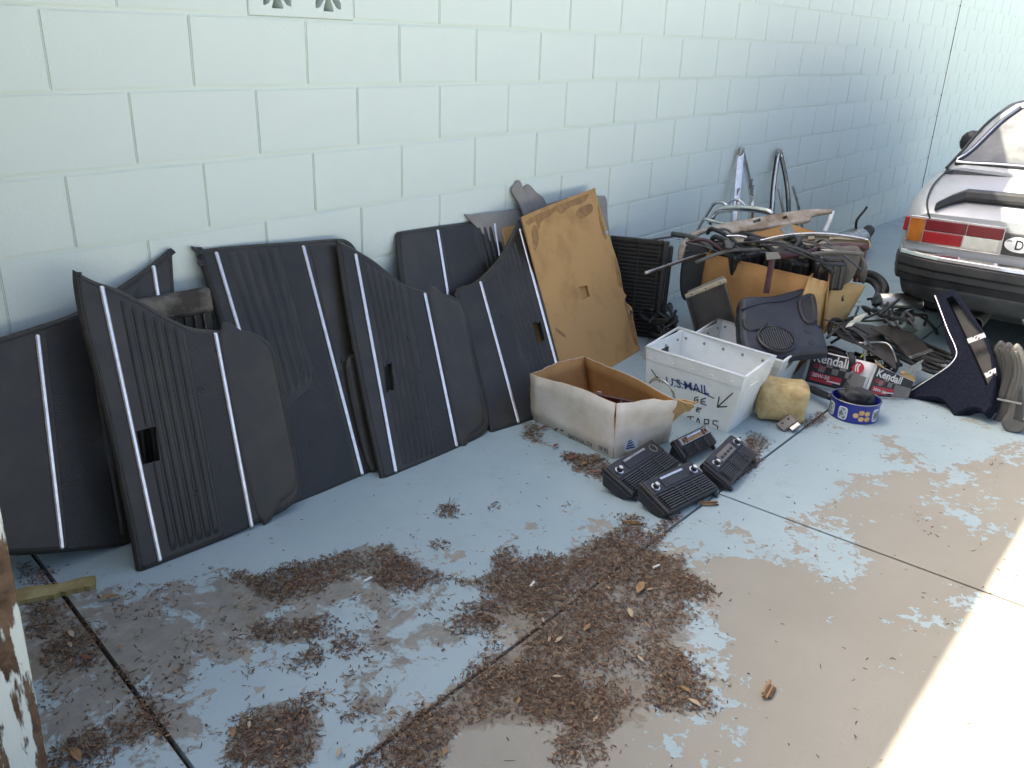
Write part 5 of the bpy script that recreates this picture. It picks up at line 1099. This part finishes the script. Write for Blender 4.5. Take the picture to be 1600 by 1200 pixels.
# ------------------------------------------------------------------ floor debris
fsx = thing('foam_strip', 'dirty yellow foam strip lying on the floor against the timber post', 'foam strip', G(85,930)); m = M(); rows = []
for i in range(15):
    t = i/14; x, y = 22+128*t, 938-26*t; a = G(x, y-10+4*t); b = G(x, y+12-5*t+random.uniform(-2,3)); z = .012+.003*math.sin(t*9)
    rows.append([a, a+Vector((0,0,z)), a*.6+b*.4+Vector((0,0,z+.004)), b+Vector((0,0,.014)), b])
vs = [q for r in rows for q in r]; m.add(vs, [(i*5+k, i*5+k+1, (i+1)*5+k+1, (i+1)*5+k) for i in range(14) for k in range(4)]+[(0,1,2,3,4),(70,71,72,73,74)]); m.build('strip', 'yellow_strip', fsx, smooth=False)
def leaf(px, py, L_, ang, m_, lab, curl=.25):
    c = G(px, py); m = M(); vs = []
    for i in range(7):
        t = i/6; w = L_*.17*math.sin(math.pi*(t*.96+.02)); x = (t-.5)*L_
        for k in (-1, 0, 1): 
            z = .004+curl*L_*(abs(k)*.5*w/(L_*.17+1e-6)+(t-.5)**2*.8)
            vs.append(c+Vector((x*math.cos(ang)-k*w*math.sin(ang), x*math.sin(ang)+k*w*math.cos(ang), z+.004)))
    m.add(vs, [(i*3+k, i*3+k+1, (i+1)*3+k+1, (i+1)*3+k) for i in range(6) for k in range(2)]); tag(m.build('dry_leaf', m_, None, smooth=True, solid=.0005, loc=c), lab, 'leaf', 'single dry leaves on the floor')
LT = 'dry curled leaf lying on the painted floor'
for i, (x, y, L_, m_, lab) in enumerate(((172,938,.045,'leaf_tan','tan leaf between the yellow strip and the square holed panel'),(187,1016,.022,'leaf_tan','small orange leaf beside the left floor joint'),(112,995,.03,'leaf_pale','pale pink leaf on the litter below the yellow strip'),(110,1012,.03,'leaf_pale',LT),(135,1032,.03,'leaf_red',LT),(437,1146,.024,'leaf_pale',LT),(390,1137,.02,'leaf_pale',LT),(461,993,.018,'leaf_pale',LT),(365,1150,.03,'leaf_tan',LT),
  (848,973,.02,'leaf_pale',LT),(806,985,.022,'leaf_tan',LT),(858,1003,.022,'leaf_pale',LT),(873,1004,.026,'leaf_pale',LT),(917,985,.04,'leaf_tan',LT),(1000,923,.06,'leaf_tan','long tan leaf in the litter across the slab joint'),(984,962,.045,'leaf_pale',LT),(1010,980,.03,'leaf_tan',LT),(1015,925,.02,'leaf_pale',LT),(950,922,.018,'leaf_pale',LT),(1085,1103,.035,'leaf_pale',LT),(1070,1082,.04,'leaf_tan',LT),(930,1128,.025,'leaf_pale',LT),(1000,1034,.03,'leaf_pale',LT),(870,1062,.025,'leaf_pale',LT),(810,1100,.025,'leaf_tan',LT),
  (120,1185,.05,'leaf_tan',LT),(850,672,.05,'leaf_red',LT),(836,668,.04,'leaf_tan',LT),(930,742,.05,'leaf_red','broad red brown leaf beside the white box foot'),(912,728,.04,'leaf_tan',LT),(897,718,.04,'leaf_red',LT),(868,700,.04,'leaf_red',LT),(955,758,.04,'leaf_tan',LT),(695,1180,.03,'leaf_tan',LT),(530,1180,.03,'leaf_pale',LT))):
    leaf(x, y, L_*random.uniform(.75,1.15), random.uniform(0, 6.28), m_, lab)
for x, y, lab in ((575,908,'white cigarette butt on the dirty patch near the panels'), (831,916,'white cigarette butt on the large litter drift'), (1025,888,'white cigarette butt beside the slab joint corner')):
    c = G(x, y)+Vector((0,0,.006)); a = random.uniform(-.4,.4); m = M(); tube(m, [c-Vector((.013*math.cos(a), .013*math.sin(a), 0)), c+Vector((.013*math.cos(a), .013*math.sin(a), 0))], .0035, 8, 1); tag(m.build('cigarette_butt', 'paper', None, loc=G(x, y)), lab, 'cigarette butt', 'cigarette butts on the floor')
for x, y, sx, sy, a, lab in ((1200,1084,.055,.022,.1,'splintered wood chip alone on the bare concrete'), (990,820,.05,.012,-.9,'wood splinter on the slab near the radio consoles'), (1108,790,.06,.012,-.8,'wood splinter on the joint in front of the radio consoles')):
    c = G(x, y); r_ = thing('wood_chip', lab, 'wood chip', c)
    for k in range(4):
        m = M(); box(m, c+Vector((random.uniform(-.006,.006), (k-1.5)*sy/4, .005+.002*k)), sx*random.uniform(.7,1.1), sy/4.2, .005, (math.cos(a), math.sin(a), 0), (-math.sin(a), math.cos(a), 0)); m.build('splinter', 'leaf_tan' if k % 2 else 'post_wood', r_)
# needles and leaf bits: far too many to count
def litter():
    N = 120000; x = rng.uniform(GX0, GX0+CELL*GNX, N*5); y = rng.uniform(GY0, 0, N*5)
    d = sample(dens, x, y)
    ph = rng.uniform(0, 6.28, (12, 2)); fr = rng.normal(0, 1, (12, 2))*np.array([9]*4+[22]*4+[48]*4)[:, None]; nz = np.zeros(len(x))
    for k in range(12): nz += np.sin(fr[k,0]*x+fr[k,1]*y+ph[k,0])/(1+k//4*.5)
    nz = nz/3.2
    soft = sample(dirt, x, y)
    p = np.clip(d*1.25-.28+nz*.60, 0, 1)*(d > .02)+np.clip(soft*.16-.06+nz*.06, 0, .10)+.0018
    keep = rng.uniform(0, 1, len(x)) < p; x, y, p = x[keep], y[keep], p[keep]
    if len(x) > N: x, y, p = x[:N], y[:N], p[:N]
    n = len(x); L = rng.uniform(.005, .014, n)*np.where(rng.uniform(0,1,n) < .06, 2.1, 1); w = rng.uniform(.0013, .0034, n); big = rng.uniform(0,1,n) < .04; w[big] *= 3; L[big] *= .7
    a = rng.uniform(0, 6.283, n); z = .0015+rng.uniform(0, 1, n)**1.5*.009*np.clip(p, 0, 1); tl = rng.normal(0, .22, n); bend = rng.normal(0, .3, n)
    V = np.zeros((n, 6, 3)); ca, sa = np.cos(a), np.sin(a)
    for i, t in enumerate((-.5, 0, .5)):
        off = bend*L*(t*t*4-.5)*.5; cx = x+ca*L*t-sa*off; cy = y+sa*L*t+ca*off; cz = np.maximum(.0012, z+tl*L*t)
        for j, s_ in enumerate((-.5, .5)):
            ww = w*s_*(1 if i == 1 else .55); V[:, i*2+j] = np.stack([cx-sa*ww, cy+ca*ww, cz+np.abs(s_)*0+w*.25*(j)], 1)
    F_ = np.array([(0,1,3,2),(2,3,5,4)]); faces = (np.arange(n)[:, None, None]*6+F_).reshape(-1, 4)
    me = bpy.data.meshes.new('leaf_litter'); me.vertices.add(n*6); me.vertices.foreach_set('co', V.ravel()); me.loops.add(faces.size); me.loops.foreach_set('vertex_index', faces.ravel().astype(np.int32))
    me.polygons.add(len(faces)); me.polygons.foreach_set('loop_start', np.arange(0, faces.size, 4, dtype=np.int32)); me.update(calc_edges=True)
    at = me.attributes.new('tint', 'FLOAT', 'POINT'); at.data.foreach_set('value', np.repeat(rng.uniform(0, 1, n), 6))
    m = bpy.data.materials.new('litter'); m.use_nodes = True; nd = m.node_tree.nodes; at_ = nd.new('ShaderNodeAttribute'); at_.attribute_name = 'tint'; cr = nd.new('ShaderNodeValToRGB')
    els = cr.color_ramp.elements; els[0].color = (.050,.028,.016,1); els[1].color = (.38,.25,.135,1); els[1].position = 1
    for pz, cc in ((.35,(.100,.056,.030,1)),(.7,(.155,.088,.047,1)),(.93,(.24,.145,.078,1))): e = els.new(pz); e.color = cc
    m.node_tree.links.new(at_.outputs['Fac'], cr.inputs[0]); m.node_tree.links.new(cr.outputs[0], nd['Principled BSDF'].inputs['Base Color']); nd['Principled BSDF'].inputs['Roughness'].default_value = .85
    me.materials.append(m); o = bpy.data.objects.new('leaf_litter', me); COL.objects.link(o); o['kind'] = 'stuff'; o['label'] = 'brown drifts of dry needles and leaf crumbs swept over the slabs'; o['category'] = 'leaf litter'
litter()
